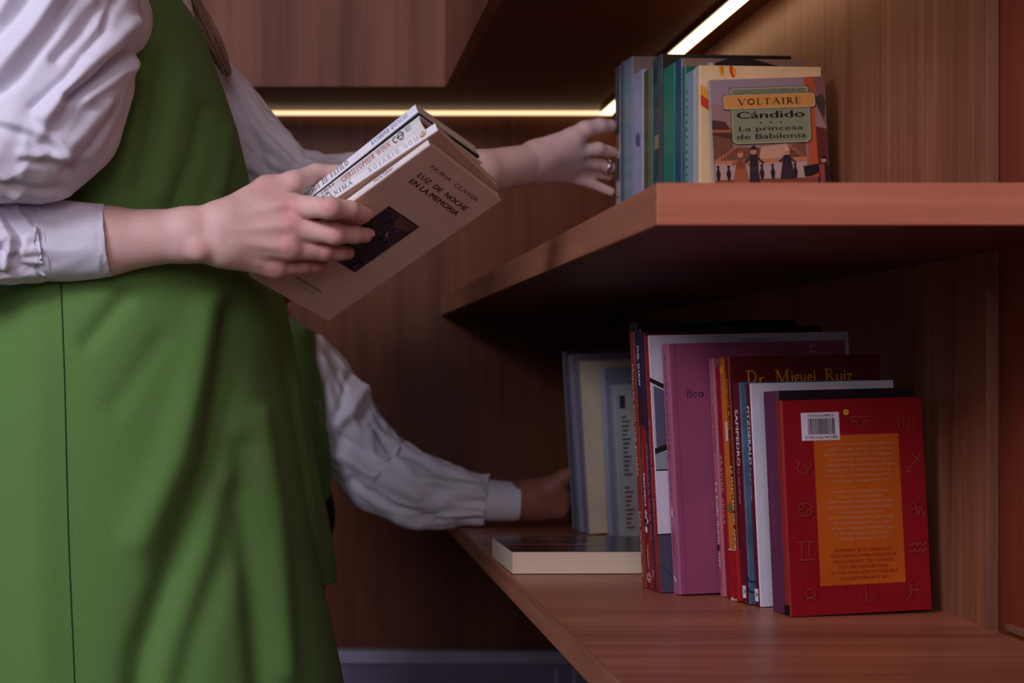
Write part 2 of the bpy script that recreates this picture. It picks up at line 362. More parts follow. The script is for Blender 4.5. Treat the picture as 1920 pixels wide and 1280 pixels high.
def book(label, w, h, t, front, spine=None, back=None, pages=None, group=None, hard=False, bulge=0.0, rough=.4, spec=.4, flare=0.0):
    root = bpy.data.objects.new('book', None); COL.objects.link(root); tag(root, label, 'book', group)
    root.empty_display_size = .02
    spine = spine or front; back = back or front
    ct = .0022 if hard else .0005; r = min(t * .3, .0022 if not hard else .003)
    def prof(i):                     # outer (i=0) / inner (i=1) outline from front fore edge round the spine to the back fore edge
        o = ct * i; pts = [(w, o)]
        for k in range(7):
            a = -90 - 90 * k / 6; pts.append((r + (r-o) * math.cos(R(a)), r + (r-o) * math.sin(R(a))))
        for k in range(1, 8):
            s = k / 8; pts.append((o - bulge * math.sin(math.pi * s), r + (t - 2*r) * s))
        for k in range(7):
            a = 180 - 90 * k / 6; pts.append((r + (r-o) * math.cos(R(a)), t - r + (r-o) * math.sin(R(a))))
        pts.append((w, t - o)); return pts
    A, B = prof(0), prof(1); n = len(A); V = []
    for z in (0, h):
        V += [(x, y, z) for x, y in A] + [(x, y, z) for x, y in B]
    Fc = []; mi = []
    for i in range(n - 1):
        mid = ((A[i][0] + A[i+1][0]) / 2, (A[i][1] + A[i+1][1]) / 2)
        s = 0 if i == 0 else (2 if i == n - 2 else 1)
        if s == 1 and mid[1] < r * .3: s = 0
        Fc.append((i, 2*n+i, 2*n+i+1, i+1)); mi.append(s)
        Fc.append((n+i+1, 3*n+i+1, 3*n+i, n+i)); mi.append(s)
        Fc.append((i+1, n+i+1, n+i, i)); mi.append(s)
        Fc.append((2*n+i, 3*n+i, 3*n+i+1, 2*n+i+1)); mi.append(s)
    Fc.append((0, n, 3*n, 2*n)); mi.append(0); Fc.append((n-1, 3*n-1, 4*n-1, 2*n-1)); mi.append(2)
    me = mesh(V, Fc); me.polygons.foreach_set('material_index', mi)
    def mm(c): return plain(c, rough, spec, vary=.07, vscale=45) if isinstance(c, tuple) else c
    link('cover', me, [mm(front), mm(spine), mm(back)], root)
    ov = .003 if hard else .0007; e = ct + .0002
    # page block, its fore edge slightly hollow
    PV = []; fo = .0015
    for z in (ov, h - ov):
        for k in range(7):
            s = k / 6; PV.append((w - ov - fo * math.sin(math.pi * s) * (1 if hard else .3), e + (t - 2*e) * s, z))
        PV += [(ct + .0008, t - e, z), (ct + .0008, e, z)]
    m_ = 9; PF = [tuple(range(m_))[::-1], tuple(range(m_, 2*m_))] + [(i, (i+1) % m_, m_ + (i+1) % m_, m_ + i) for i in range(m_)]
    pm = mesh(PV, PF); bm_ = bmesh.new(); bm_.from_mesh(pm); bmesh.ops.recalc_face_normals(bm_, faces=bm_.faces); bm_.to_mesh(pm); bm_.free()
    link('page_block', pm, pages or M_page, root)
    root['w'] = w; root['h'] = h; root['t'] = t
    return root
def P_front(b): return Print((0, 0, 0), (1,0,0), (0,0,1)), b
def on_front(b): return Print((0, 0, 0), (1,0,0), (0,0,1))
def on_spine(b):  # text running down the spine: x runs down from the top, y runs toward the front cover
    return Print((-.0002, b['t'], b['h']), (0,0,-1), (0,-1,0), .0004)
def place(b, px, D, z, yaw=8, lean=-4, roll=0):
    """front bottom spine corner seen at pixel column px, at depth D, standing at height z"""
    m = Matrix.Rotation(R(yaw), 4, 'Z') @ Matrix.Rotation(R(roll), 4, 'Y') @ Matrix.Rotation(R(lean), 4, 'X')
    pts = [m @ Vector((x, y, 0)) for x in (0, b['w']) for y in (0, b['t'])]
    dz = -min(p.z for p in pts)
    b.matrix_world = Matrix.Translation(((px - PX) / F * D, D, z + dz + .0003)) @ m
    return b
BK = 'books with red and purple spines on the lower shelf'
INK = (28, 22, 26); WHT = (225, 218, 222)
# ---- lower shelf row, from the front book back
b = book('bright red paperback back cover with zodiac signs and orange text panel', .1425, .1985, .010, (138, 12, 26), (146, 40, 34), group=BK, rough=.35)
ART = plain((184, 84, 20), .45, .3, vary=.12, vscale=12)
p = on_front(b); W_, H_ = .1425, .1985
def uv(u, v): return (u * W_, (1 - v) * H_)
edge = []
def scal(a, c, n):
    out = []
    for i in range(n):
        t = i / n; q = (a[0] + (c[0]-a[0]) * t, a[1] + (c[1]-a[1]) * t); L = math.hypot(c[0]-a[0], c[1]-a[1])
        nx, ny = (c[1]-a[1]) / L, -(c[0]-a[0]) / L; s = .0007 if i % 2 else -.0003
        out.append((q[0] + nx*s, q[1] + ny*s))
    return out
c1_, c2_, c3_, c4_ = uv(.22, .865), uv(.82, .865), uv(.82, .17), uv(.22, .17)
p.poly(scal(c1_, c2_, 56) + scal(c2_, c3_, 96) + scal(c3_, c4_, 56) + scal(c4_, c1_, 96), ART)
q = Print((0, 0, 0), (-1,0,0), (0,0,-1), .0005)       # text printed upside down
def ud(s, u, v, h, col, w=None): q.text(s, -u * W_, -(1 - v) * H_ - h/2, h, col, w=w, align='c')
CR = (196, 140, 120); DR = (150, 30, 20)
lines = ['Con un estilo ameno,', 'Linda Goodman ofrece un', 'fascinante análisis sobre', 'las compatibilidades en', 'general, una exploración en', 'profundidad de las', 'combinaciones zodiacales de', 'cada signo y una interesante', 'explicación de los', 'Doce Misterios del Amor.', None, 'En este libro, el lector', 'encontrará todo lo referente', 'a las tensiones y armonías', 'inherentes a los diversos tipos', 'de relaciones que puede', 'establecer con personas nacidas', 'bajo su mismo signo o bajo', 'cualquiera de los otros once.']
v = .655
for s_ in lines:
    if s_: ud(s_, .525, v, .0022, CR, w=min(.072, .00245 * len(s_)))
    v -= .0245
v = .835
for s_ in ['UN SORPRENDENTE Y', 'PERSPICAZ ESTUDIO DE LA', 'INFLUENCIA DE LOS', 'SIGNOS DEL ZODIACO EN', 'NUESTRAS RELACIONES CON', 'LOS SERES QUE AMAMOS']:
    ud(s_, .525, v, .0027, DR, w=.0029 * len(s_)); v -= .026
SG = (150, 58, 48)
def sg(pts, u, v, s=.0075): q.stroke([(-u*W_ + x*s, -(1-v)*H_ + y*s) for x, y in pts], .0011, SG)
def sa(u, v, cx, cy, r, a0, a1, s=.0075, ry=None): q.arc(-u*W_ + cx*s, -(1-v)*H_ + cy*s, r*s, (ry or r)*s, a0, a1, .0011, SG)
sg([(-1.3,-.5),(1.3,-.5)], .55, .105); sg([(-1.3,0),(-.5,0)], .55, .105); sg([(1.3,0),(.5,0)], .55, .105); sa(.55, .105, 0, .25, .5, -30, 210)
for i in range(3): sg([(-1+i*.7,-.8),(-1+i*.7,.6),(-.65+i*.7,.8)], .88, .12)
sg([(1.1,.6),(1.1,-.8),(1.6,-.5)], .88, .12)
sa(.14, .31, -.5, -.2, .45, 0, 360); sa(.14, .31, .2, .2, .7, -60, 200); sg([(.6,-.4),(1.0,-.9)], .14, .31)
sg([(-.9,-1.1),(1,1.1)], .92, .31); sg([(1,1.1),(.2,1.0)], .92, .31); sg([(1,1.1),(.9,.3)], .92, .31); sg([(-.9,0),(.1,-.9)], .92, .31)
sa(.13, .51, -.5, .35, .32, 0, 360); sa(.13, .51, .5, -.35, .32, 0, 360); sa(.13, .51, 0, 0, 1, 20, 160, ry=.75); sa(.13, .51, 0, 0, 1, 200, 340, ry=.75)
sg([(-1.0,.9),(-.5,-.4),(-.2,.8),(.1,-.5)], .92, .53); sa(.92, .53, .5, -.4, .4, 0, 360)
sg([(-.5,-1),(-.5,1)], .12, .70); sg([(.5,-1),(.5,1)], .12, .70); sg([(-1.1,1.1),(1.1,1.1)], .12, .70); sg([(-1.1,-1.1),(1.1,-1.1)], .12, .70)
for dy in (-.4, .4): sg([(-1.2,dy),(-.8,dy+.4),(-.4,dy),(0,dy+.4),(.4,dy),(.8,dy+.4),(1.2,dy)], .91, .70)
sa(.14, .91, 0, -.35, .6, 0, 360); sa(.14, .91, 0, 1.0, .85, 200, 340)
sg([(0,-1.0),(0,.4)], .53, .915); sa(.53, .915, -.5, .4, .5, 0, 200); sa(.53, .915, .5, .4, .5, -20, 180)
sa(.87, .905, -1.3, 0, 1.0, -60, 60); sa(.87, .905, 1.3, 0, 1.0, 120, 240); sg([(-.7,0),(.7,0)], .87, .905)
q.disc(-.45*W_, -(1-.063)*H_, .0029, (214, 168, 30)); q.text('e', -.45*W_, -(1-.063)*H_-.0014, .003, (120, 20, 20), align='c')
bx0, by0, bx1, by1 = .137*W_, (1-.19)*H_, .405*W_, (1-.06)*H_
p.rect(bx0, by0, bx1, by1, (218, 208, 220))
x = bx0 + .0065; rnd = random.Random(3)
while x < bx1 - .006:
    wd = rnd.choice([.0003, .0005, .0008]); p.rect(x, by0 + .0055, x + wd, by1 - .0055, INK); x += wd + rnd.choice([.0004, .0006])
q.text('9 788479 532024', -(bx0+bx1)/2, -(by1-.0012)+.0, .0022, INK, w=.027, align='c') if False else None
q.text('9 788479 532024', -(bx0+bx1)/2, -by1 + .0018, .0020, INK, w=.026, align='c')
q.text('ISBN 84-7953-202-4', -(bx0+bx1)/2, -by0 - .0042, .0024, INK, w=.032, align='c')
p.build('text_panel', b); q.build('lettering', b)
s = on_spine(b); s.rect(.188, .0004, .1975, .0096, (24, 18, 20)); s.build('spine_tag', b)
place(b, 1482, 1.3695, ZL, 10, -3, -1.3)

b = book('thick violet hardback standing directly behind the zodiac book', .1395, .2065, .028, (30, 12, 26), (98, 44, 78), group=BK, hard=True)
s = on_spine(b); s.text('TRATADO DE ASTROLOGÍA', .075, .012, .0035, (130, 84, 110), w=.07); s.build('lettering', b)
place(b, 1475, 1.382, ZL, 10, -3, -1.2)

b = book('white paperback with dark red spine lettered in capitals, beside the violet hardback', .1515, .214, .009, (214, 208, 222), (98, 18, 42), group=BK)
s = on_spine(b); s.text('FITZGERALD', .022, .0022, .0052, WHT, w=.056, bold=1); s.text('El gran Gatsby', .081, .0026, .0034, (200, 160, 170), w=.032)
s.rect(.197, .001, .209, .008, WHT); s.text('A', .200, .0024, .005, (98, 18, 42), bold=1); s.build('lettering', b)
place(b, 1425, 1.428, ZL, 10, -3.5, -1.2)

b = book('paperback with blue abstract cover and dark red spine with white capitals', .142, .2145, .0155, plain((74, 104, 128), .4, .3, vary=.45, vscale=22), (98, 14, 34), group=BK)
s = on_spine(b); s.text('SAMPEDRO', .026, .0055, .006, WHT, w=.055, bold=1); s.text('La vieja sirena', .084, .0062, .004, (200, 150, 160), w=.034)
s.rect(.197, .004, .209, .011, WHT); s.text('A', .200, .0054, .005, (98, 18, 42), bold=1); s.build('lettering', b)
p = on_front(b)
for dz in (.014, .024): p.arc(.010, dz, .011, .003, 150, 390, .0016, (20, 44, 80))
p.build('cover_print', b)
place(b, 1405, 1.441, ZL, 10, -3.5, -1.2)

b = book('dark red book with gold name across its top and orange spine with torn red paper', .163, .2395, .019, (88, 10, 16), (196, 112, 14), group=BK)
GOLD = (206, 150, 24)
p = on_front(b)
x = .018
p.serif('D', x, .213, .0125, GOLD, w=.0125, wt=.8); p.text('r.', x + .0142, .213, .0085, GOLD, w=.008)
p.serif('M', x + .031, .213, .0125, GOLD, w=.0155, wt=.8); p.text('iguel', x + .0485, .213, .0115, GOLD, w=.0255)
p.serif('R', x + .084, .213, .0125, GOLD, w=.0115, wt=.8); p.text('uiz', x + .0965, .213, .0115, GOLD, w=.018)
p.build('lettering', b)
s = on_spine(b); s.rect(.0, .0132, .239, .019, (120, 18, 20))
s.text('Miguel Ruiz', .022, .0142, .0035, GOLD, w=.05); s.text('LA MAESTRÍA DEL AMOR', .108, .0135, .0042, (226, 204, 150), w=.082, bold=1)
s.rect(.064, .0075, .083, .0125, (214, 196, 188)); s.disc(.012, .006, .005, (214, 140, 20)); s.disc(.149, .0085, .0045, (92, 112, 40))
for i in range(6): s.stroke([(.149, .0085), (.149+.0055*math.cos(i*1.05), .0085+.0055*math.sin(i*1.05))], .0012, (92, 112, 40))
s.build('spine_print', b)
wr_ = [( -.0012, -.0006, .0), (-.0012, .0225, .0)]
zz = [.050 + .0012 * math.sin(i * 2.3) * (1 if i % 2 else -.6) for i in range(9)]
V = []; Fa = []
path = [(.05, -.0009), (.004, -.0009), (.0002, -.0006), (-.0010, .0012), (-.0012, .010), (-.0012, .0185), (-.0004, .0199), (.004, .0202), (.03, .0202)]
for i, (x, y) in enumerate(path): V += [(x, y, -.0), (x, y, zz[i])]
for i in range(len(path) - 1): Fa.append((2*i, 2*i+2, 2*i+3, 2*i+1))
wp = link('torn_paper', mesh(V, Fa), plain((158, 22, 26), .5, .3, vary=.15, vscale=120), b)
md = wp.modifiers.new('thickness', 'SOLIDIFY'); md.thickness = .0003
p2 = Print((-.0013, .0, 0), (0,-1,0), (0,0,1), .0002)
p2.poly([(-.018, .0490), (-.001, .0492), (-.002, .0502), (-.008, .0497), (-.012, .0508), (-.017, .0500)], (220, 190, 188))
p2.poly([(-.017, .0), (-.003, .0), (-.005, .002), (-.009, .001), (-.013, .0032), (-.017, .002)], (214, 188, 186)); p2.build('torn_edge', b)
place(b, 1388, 1.4595, ZL, 10, -4, -1.2)

b = book('narrow bright red paperback squeezed between orange spine and dusty pink spine', .15, .231, .0105, (150, 20, 28), (146, 14, 30), group=BK)
s = on_spine(b); s.serif('ARAVIND ADIGA', .088, .003, .0042, (214, 180, 150), w=.07, wt=1.2); s.build('lettering', b)
place(b, 1371, 1.480, ZL, 10, -4, -1.2)
b = book('slim dusty pink paperback with white script title beside large mauve book', .15, .2385, .011, (160, 90, 104), (176, 96, 112), group=BK)
s = on_spine(b); s.text('Yasunari Kawabata', .045, .006, .0026, (90, 40, 60), w=.05); s.text('La bella durmiente', .125, .0035, .0045, WHT, w=.085)
s.disc(.190, .0035, .004, (70, 24, 34), ry=.003); s.text('emecé', .212, .004, .003, (110, 50, 60), w=.016); s.build('lettering', b)
place(b, 1359, 1.491, ZL, 10, -4, -1.2)

b = book('large mauve pink book with a name handwritten on its plain cover', .195, .2535, .0175, plain((146, 72, 106), .5, .25, vary=.12, vscale=14), (168, 92, 124), group=BK, rough=.5)
p = on_front(b); A_ = (60, 24, 60)
x, z = .018, .203; k_ = .0011
p.stroke([(x, z-.005), (x+.001, z+.003)], k_*.8, A_); p.arc(x+.002, z+.0015, .0022, .0018, -90, 100, k_*.7, A_); p.arc(x+.002, z-.0025, .0026, .0022, -90, 90, k_*.7, A_)
p.arc(x+.0085, z-.002, .002, .0022, 0, 320, k_*.7, A_); p.arc(x+.0145, z-.002, .002, .0022, 20, 380, k_*.7, A_); p.stroke([(x+.0168, z), (x+.0175, z-.004)], k_*.7, A_)
p.text('C', .155, .2415, .008, (190, 160, 176)); p.text('Gandhi', .164, .2425, .003, (90, 40, 60), w=.018)
p.rect(.0065, .0, .0068, .2535, (120, 54, 84)); p.build('lettering', b)
s = on_spine(b); s.text('Historia de la vida privada y de las costumbres', .010, .007, .0032, (96, 40, 70), w=.15)
s.rect(.168, .007, .176, .0105, (210, 180, 196)); s.text('Volumen II', .185, .007, .003, (96, 40, 70), w=.03); s.stroke([(.236,.006),(.241,.010)], .002, WHT); s.build('spine_print', b)
place(b, 1276, 1.5025, ZL, 10, -4, -1.3)

b = book('tall white photo-covered book with black framed interior and red spine', .224, .263, .0095, (196, 190, 206), (150, 26, 26), group=BK)
p = on_front(b)
p.rect(0, 0, .224, .058, (72, 70, 92)); p.rect(0, .058, .224, .0595, INK); p.rect(0, .0595, .224, .125, (206, 200, 216)); p.rect(0, .1235, .224, .125, INK)
p.rect(0, .125, .07, .143, (140, 146, 156)); p.poly([(0, .140), (.06, .160), (.06, .166), (0, .146)], INK)
p.poly([(.0, .215), (.0, .2195), (.060, .190), (.060, .184)], INK)
p.poly([(.0035, .147), (.016, .152), (.016, .205), (.0035, .211)], (86, 88, 108)); p.rect(.016, .152, .030, .203, (26, 22, 28)); p.rect(.0, .10, .0014, .210, (224, 220, 230))
for i in range(4): p.stroke([(.03+.02*i, .0), (.0+.03*i, .03)], .0006, (40, 38, 54))
for i in range(6): p.arc(.105+.0075*i, .2545, .0028, .0032, 0, 180, .0007, (70, 60, 70))
p.stroke([(.05, .249), (.085, .262)], .0005, (150, 146, 156)); p.stroke([(.15, .262), (.19, .249)], .0005, (150, 146, 156))
p.build('cover_picture', b)
s = on_spine(b); s.text('500 IDEAS PARA ESPACIOS REDUCIDOS', .085, .0025, .0046, (214, 110, 96), w=.12); s.build('lettering', b)
place(b, 1239, 1.5205, ZL, 10, -4.3, -1.3)

b = book('slim purple and crimson spine with small pale blue letters', .19, .266, .009, (60, 20, 40), (84, 22, 48), group=BK)
s = on_spine(b); s.rect(0, 0, .10, .009, (58, 36, 70)); s.text('JÓVENES QUE SE VAN DE CASA', .115, .0025, .0038, (120, 150, 200), w=.10); s.rect(.244, .003, .252, .006, (170, 120, 130)); s.build('lettering', b)
place(b, 1231, 1.531, ZL, 10, -4.3, -1.3)

b = book('crimson spine with dark top reading an author name and white title below', .205, .270, .0125, (34, 12, 18), (146, 18, 26), group=BK)
s = on_spine(b); s.rect(0, 0, .070, .0125, (38, 34, 66)); s.rect(.070, 0, .10, .0125, (70, 22, 36)); s.text('PHIL SHAW', .017, .004, .0052, WHT, w=.042, bold=1)
s.text('sinópolis', .118, .004, .0045, (196, 110, 80), w=.040); s.text('secretos de los', .150, .004, .006, WHT, w=.062, bold=1)
s.poly([(.168+.026, .0015), (.204, .0105), (.208, .0035)], INK); s.poly([(.196, .009), (.200, .012), (.203, .008)], WHT); s.rect(.206, .003, .211, .008, (230, 226, 230))
s.text('Fundación', .225, .005, .003, WHT, w=.022); s.arc(.258, .0062, .0045, .0045, 0, 360, .001, (220, 190, 190)); s.arc(.258, .0062, .002, .0045, 0, 360, .0008, (220, 190, 190))
s.build('lettering', b)
place(b, 1224, 1.541, ZL, 10, -4.3, -1.3)

b = book('rust brown spine with pale title running down, leftmost of the red row', .19, .268, .012, (70, 24, 20), (140, 48, 38), group=BK)
s = on_spine(b); s.text('Mujeres con voz propia', .034, .004, .0055, (222, 178, 160), w=.118); s.text('Julia Varela', .188, .004, .0046, (228, 186, 160), w=.046); s.text('EM', .247, .004, .004, (200, 150, 110), w=.009); s.build('lettering', b)
place(b, 1212, 1.5545, ZL, 10, -4.3, -1.3)
b = book('tall black book showing only its top edge at the back of the red row', .185, .2775, .016, (22, 12, 14), (26, 14, 16), group=BK)
place(b, 1216, 1.5680, ZL, 10, -4.5, -1.3)

# ---- grey-blue books at the far end of the lower shelf
GR = 'pale books at the far end of the lower shelf'
def far(label, px, D, w, h, t, f, s_, yaw=5, roll=-3):
    b = book(label, w, h, t, f, s_, group=GR, rough=.5); place(b, px, D, ZL, yaw, -2, roll); return b
far('thin blue-grey book touched by the crouching person\'s fingers', 1078, 2.135, .165, .255, .014, (100, 84, 100), (150, 168, 196))
far('thin dark slate book second from the left among the pale books', 1082, 2.118, .16, .252, .014, (100, 84, 100), (104, 112, 138))
far('light lavender spine beside the thin slate book on the lower shelf', 1090, 2.100, .16, .250, .016, (150, 146, 170), (166, 172, 204))
b = far('cream covered paperback with black vertical bar and grey-blue spine', 1103, 2.075, .15, .240, .020, (232, 214, 186), (150, 158, 186))
p = on_front(b); p.rect(.030, .051, .0385, .176, INK); p.rect(.0, 0, .002, .24, (150, 150, 160)); p.build('cover_print', b)
b = far('tall pale blue book between black-barred cover and cover of small text lines', 1146, 2.052, .14, .231, .020, (150, 148, 176), (190, 204, 232), roll=-2)
p = on_front(b); p.text('f', .002, .215, .006, INK); p.build('lettering', b)
b = far('short grey-green book whose cover lists lines of small text', 1162, 2.030, .12, .208, .018, (190, 194, 196), (170, 186, 212), roll=-2)
p = on_front(b); p.rect(.008, .175, .016, .193, (70, 60, 90))
for i in range(26):
    if i not in (14, 15): p.rect(.010, .162 - i*.006, .0165 + .005 * ((i * 7) % 4) / 3, .1645 - i*.006, (76, 74, 92) if i < 16 else (130, 60, 60))
p.rect(.004, .185, .0045, .192, INK); p.build('text_lines', b)

# ---- book lying flat
b = book('thick paperback lying flat with glossy dark cover and pages facing out', .158, .225, .0255, plain((34, 14, 14), .14, .6), (30, 14, 16))
b.matrix_world = Matrix.Translation((.2315, 1.822, ZL + .0258)) @ Matrix.Rotation(R(1.2), 4, 'Z') @ Matrix(((0,0,1,0),(-1,0,0,0),(0,-1,0,0),(0,0,0,1)))
p = on_front(b); 
p.poly([(.085, .0), (.10, .0), (.105, .09), (.092, .12), (.088, .09)], plain((150, 60, 24), .14, .6)); 
q = Print((0, 0, 0), (0, 0, 1), (-1, 0, 0), .0004); q.text('CIELO', .05, -.05, .014, (150, 110, 100), w=.06); q.build('lettering', b); p.build('cover_print', b)

# ---- upper shelf row, from the front book back
UK = 'blue and green books on the upper shelf'
b = book('classic paperback with author plate and theatre painting facing out', .130, .188, .008, (150, 132, 150), (168, 170, 160), group=UK)
p = on_front(b)
def c1(x, y): return ((x - 857) * .0001497, .188 - (y - 240) * .0001458)
def cp(pts, col): p.poly([c1(*q_) for q_ in pts], col)
cp([(860,245),(1722,240),(1722,1530),(860,1530)], (152, 128, 138))
cp([(860,420),(1100,460),(1560,430),(1720,420),(1720,1530),(860,1530)], (150, 116, 112))
cp([(860,545),(960,560),(1010,640),(1010,760),(860,770)], (84, 48, 44))
cp([(860,620),(1000,625),(1000,645),(860,640)], (176, 98, 60)); cp([(860,660),(1000,700),(1010,760),(1300,770),(1560,740),(1560,880),(860,880)], (120, 74, 58))
cp([(1565,240),(1650,240),(1640,560),(1650,1060),(1570,1060),(1580,600)], (176, 82, 44)); cp([(1640,240),(1722,240),(1722,620),(1690,560),(1660,420)], (130, 84, 84))
cp([(1640,400),(1700,370),(1722,430),(1710,560),(1670,500)], (64, 54, 50)); cp([(1640,620),(1722,640),(1722,1060),(1650,1060)], (96, 40, 34))
cp([(1220,765),(1420,740),(1440,860),(1200,870)], (196, 148, 122)); cp([(860,860),(1030,750),(1050,760),(900,870)], (178, 104, 70)); cp([(1440,750),(1560,850),(1540,860),(1430,770)], (178, 104, 70))
cp([(870,860),(1560,845),(1560,880),(870,890)], (190, 118, 82)); cp([(870,885),(1560,885),(1560,1010),(870,1010)], (184, 148, 140)); cp([(870,1005),(1722,1005),(1722,1530),(870,1530)], (132, 66, 48))
for i in range(7): p.stroke([c1(920+i*22, 855-i*14), c1(930+i*22, 780-i*2)], .0008, (90, 50, 40)); p.stroke([c1(1450+i*16, 770+i*12), c1(1452+i*16, 850)], .0008, (90, 50, 40))
for bx in (890, 968, 1218, 1300, 1470): cp([(bx-12,895),(bx+12,895),(bx+6,920),(bx+18,960),(bx+8,1010),(bx-8,1010),(bx-18,960),(bx-6,920)], (44, 26, 32))
def fig(x, y, s, c, hat, head=(190, 130, 105), skirt=1):
    cp([(x-26*s,y),(x+26*s,y),(x+(60 if skirt else 34)*s,y+190*s),(x-(60 if skirt else 34)*s,y+190*s)], c)
    cp([(x-26*s,y),(x+26*s,y),(x+30*s,y+80*s),(x-30*s,y+80*s)], tuple(int(v*.8) for v in c)); p.disc(*c1(x, y-22*s), .0032*s, head); cp([(x-26*s,y-34*s),(x+30*s,y-34*s),(x+4*s,y-70*s)], hat)
    p.stroke([c1(x+20*s, y+18*s), c1(x+66*s, y+60*s)], .0022*s, c); p.stroke([c1(x-20*s, y+18*s), c1(x-60*s, y+50*s)], .0022*s, c)
fig(1060, 840, 1.05, (164, 88, 60), (150, 80, 50)); fig(1160, 820, 1.1, (62, 40, 48), (36, 26, 32), skirt=0); cp([(1125,960),(1195,960),(1200,1040),(1120,1040)], (50, 34, 44))
fig(1410, 830, .95, (52, 38, 48), (190, 170, 160)); fig(1685, 900, .9, (48, 22, 30), (30, 22, 24)); cp([(1530,920),(1640,905),(1700,940),(1600,990),(1540,1000)], (30, 20, 26)); cp([(1650,910),(1690,910),(1690,1050),(1655,1050)], (150, 62, 54))
SGN = (132, 134, 106); ED = (44, 34, 36); OR_ = (206, 140, 72)
def plate(x0, y0, x1, y1, col, cut=14):
    for e_, cc in ((5, ED), (0, (196, 186, 150)), (-5, col)):
        a, b_, c_, d = x0-e_, y0-e_, x1+e_, y1+e_
        cp([(a+cut,b_),(c_-cut,b_),(c_,b_+cut),(c_,d-cut),(c_-cut,d),(a+cut,d),(a,d-cut),(a,b_+cut)], cc)
plate(1003, 312, 1592, 400, SGN); plate(1008, 440, 1598, 735, SGN, 26); plate(950, 362, 1642, 470, OR_, 16)
X, Z = c1(1040, 350); p.text('CLASICOS UNIVERSALES', X, Z, .0036, (70, 66, 50), w=.078)
X, Z = c1(1060, 440); p.serif('VOLTAIRE', X, Z, .0066, INK, w=.071, wt=1.6, sp=.14)
X, Z = c1(1298, 545); p.text('Cándido', X, Z, .0078, INK, w=.076, align='c', bold=2)
for i in range(3): X, Z = c1(1225 + i*76, 580); p.poly([(X-.0012,Z),(X,Z-.0016),(X+.0012,Z),(X,Z+.0016)], INK)
X, Z = c1(1298, 640); p.text('La princesa', X, Z, .0052, INK, w=.072, align='c', bold=1)
X, Z = c1(1300, 702); p.text('de Babilonia', X, Z, .0058, INK, w=.078, align='c', bold=1)
p.build('cover_picture', b)
place(b, 1345, 1.65, ZU, 3, -1, -2.4)

b = book('cream book with orange flame petals standing behind the theatre-cover paperback', .139, .206, .016, (226, 192, 148), (206, 188, 172), group=UK)
p = on_front(b)
def c2(x, y): return ((x - 728) * .000145, .206 - (y - 172) * .000145)
O1, O2, O3 = (228, 160, 40), (206, 60, 20), (214, 110, 20)
p.poly([c2(*q_) for q_ in [(735,320),(775,345),(830,400),(870,470),(890,560),(850,540),(790,515),(740,480)]], O1)
p.poly([c2(*q_) for q_ in [(738,395),(790,430),(850,490),(872,545),(820,525),(760,490),(740,470)]], O2)
p.poly([c2(*q_) for q_ in [(880,174),(912,174),(925,200),(922,240),(905,262),(888,220)]], O1); p.poly([c2(*q_) for q_ in [(895,176),(912,176),(916,215),(905,245)]], O3)
p.poly([c2(*q_) for q_ in [(965,174),(990,174),(1012,205),(1015,260),(985,262),(965,215)]], O2); p.poly([c2(*q_) for q_ in [(990,174),(1000,190),(1018,240),(1008,262),(990,220)]], O1)
p.build('cover_print', b)
place(b, 1311, 1.661, ZU, 4, 0, 0)
def up(label, px, D, w, h, t, f, s_, hard=False): 
    b = book(label, w, h, t, f, s_, group=UK, rough=.32, hard=hard); place(b, px, D, ZU, 4, 0, 0); return b
b = up('pale ice blue spine next to the cream petal book', 1301, 1.681, .14, .2055, .029, (150, 160, 166), (138, 166, 186))
s = on_spine(b); 
for i in range(14): s.rect(.02 + i*.0085, .004, .023 + i*.0085, .0075, (86, 112, 136))
s.build('lettering', b)
b = up('narrow bright teal green spine between dark blue and ice blue spines', 1284, 1.7115, .14, .2155, .012, (8, 96, 80), (0, 118, 102))
b = up('dark blue spined book with grey cover and black shape on top corner', 1277, 1.7245, .147, .2275, .023, (130, 104, 98), (14, 78, 116))
p = on_front(b); p.poly([(.040, .2225), (.055, .2275), (.085, .2275), (.120, .2185), (.120, .214), (.04, .214)], INK); p.rect(.032, .217, .038, .2225, (190, 170, 165)); p.build('cover_print', b)
s = on_spine(b)
for i in range(20): s.rect(.03 + i*.0085, .003, .033 + i*.0085, .0065, (40, 110, 150))
s.rect(.15, .0, .2275, .015, (30, 96, 136)); s.build('lettering', b)
b = up('wide emerald green spine, the brightest on the upper shelf', 1264, 1.749, .15, .2275, .043, (4, 88, 68), (0, 130, 104), hard=True)
b = up('dark patterned green spine with black cover rising behind the emerald book', 1240, 1.794, .160, .247, .035, (18, 14, 18), plain((26, 74, 78), .35, .4, vary=.8, vscale=38))
s = on_spine(b); s.rect(.095, .010, .112, .027, (150, 140, 100)); s.rect(.0, .029, .247, .034, (110, 96, 116)); s.build('spine_print', b)
up('thin green spine with a pale edge beside the olive book', 1222, 1.831, .14, .2366, .011, (60, 100, 80), (70, 120, 96))
up('olive green spine between a thin green spine and a white spine', 1216, 1.8435, .14, .239, .021, (70, 72, 30), (82, 84, 32))
b = up('white lavender spine with small dark emblem halfway down', 1205, 1.8655, .15, .2435, .040, (150, 150, 176), (164, 168, 202))
s = on_spine(b); s.disc(.085, .020, .009, (100, 104, 140)); s.rect(.175, .006, .177, .036, (70, 70, 90)); s.rect(.215, .008, .235, .034, (40, 46, 80)); s.stroke([(.08,.012),(.095,.03)], .002, (50, 50, 80)); s.build('spine_print', b)
up('tall pale blue-green spine with grey cover at left of upper row', 1185, 1.9065, .155, .268, .035, (120, 104, 108), (122, 150, 166))
up('slim slate blue spine second from left on the upper shelf', 1168, 1.9425, .155, .270, .012, (60, 66, 84), (64, 84, 106))
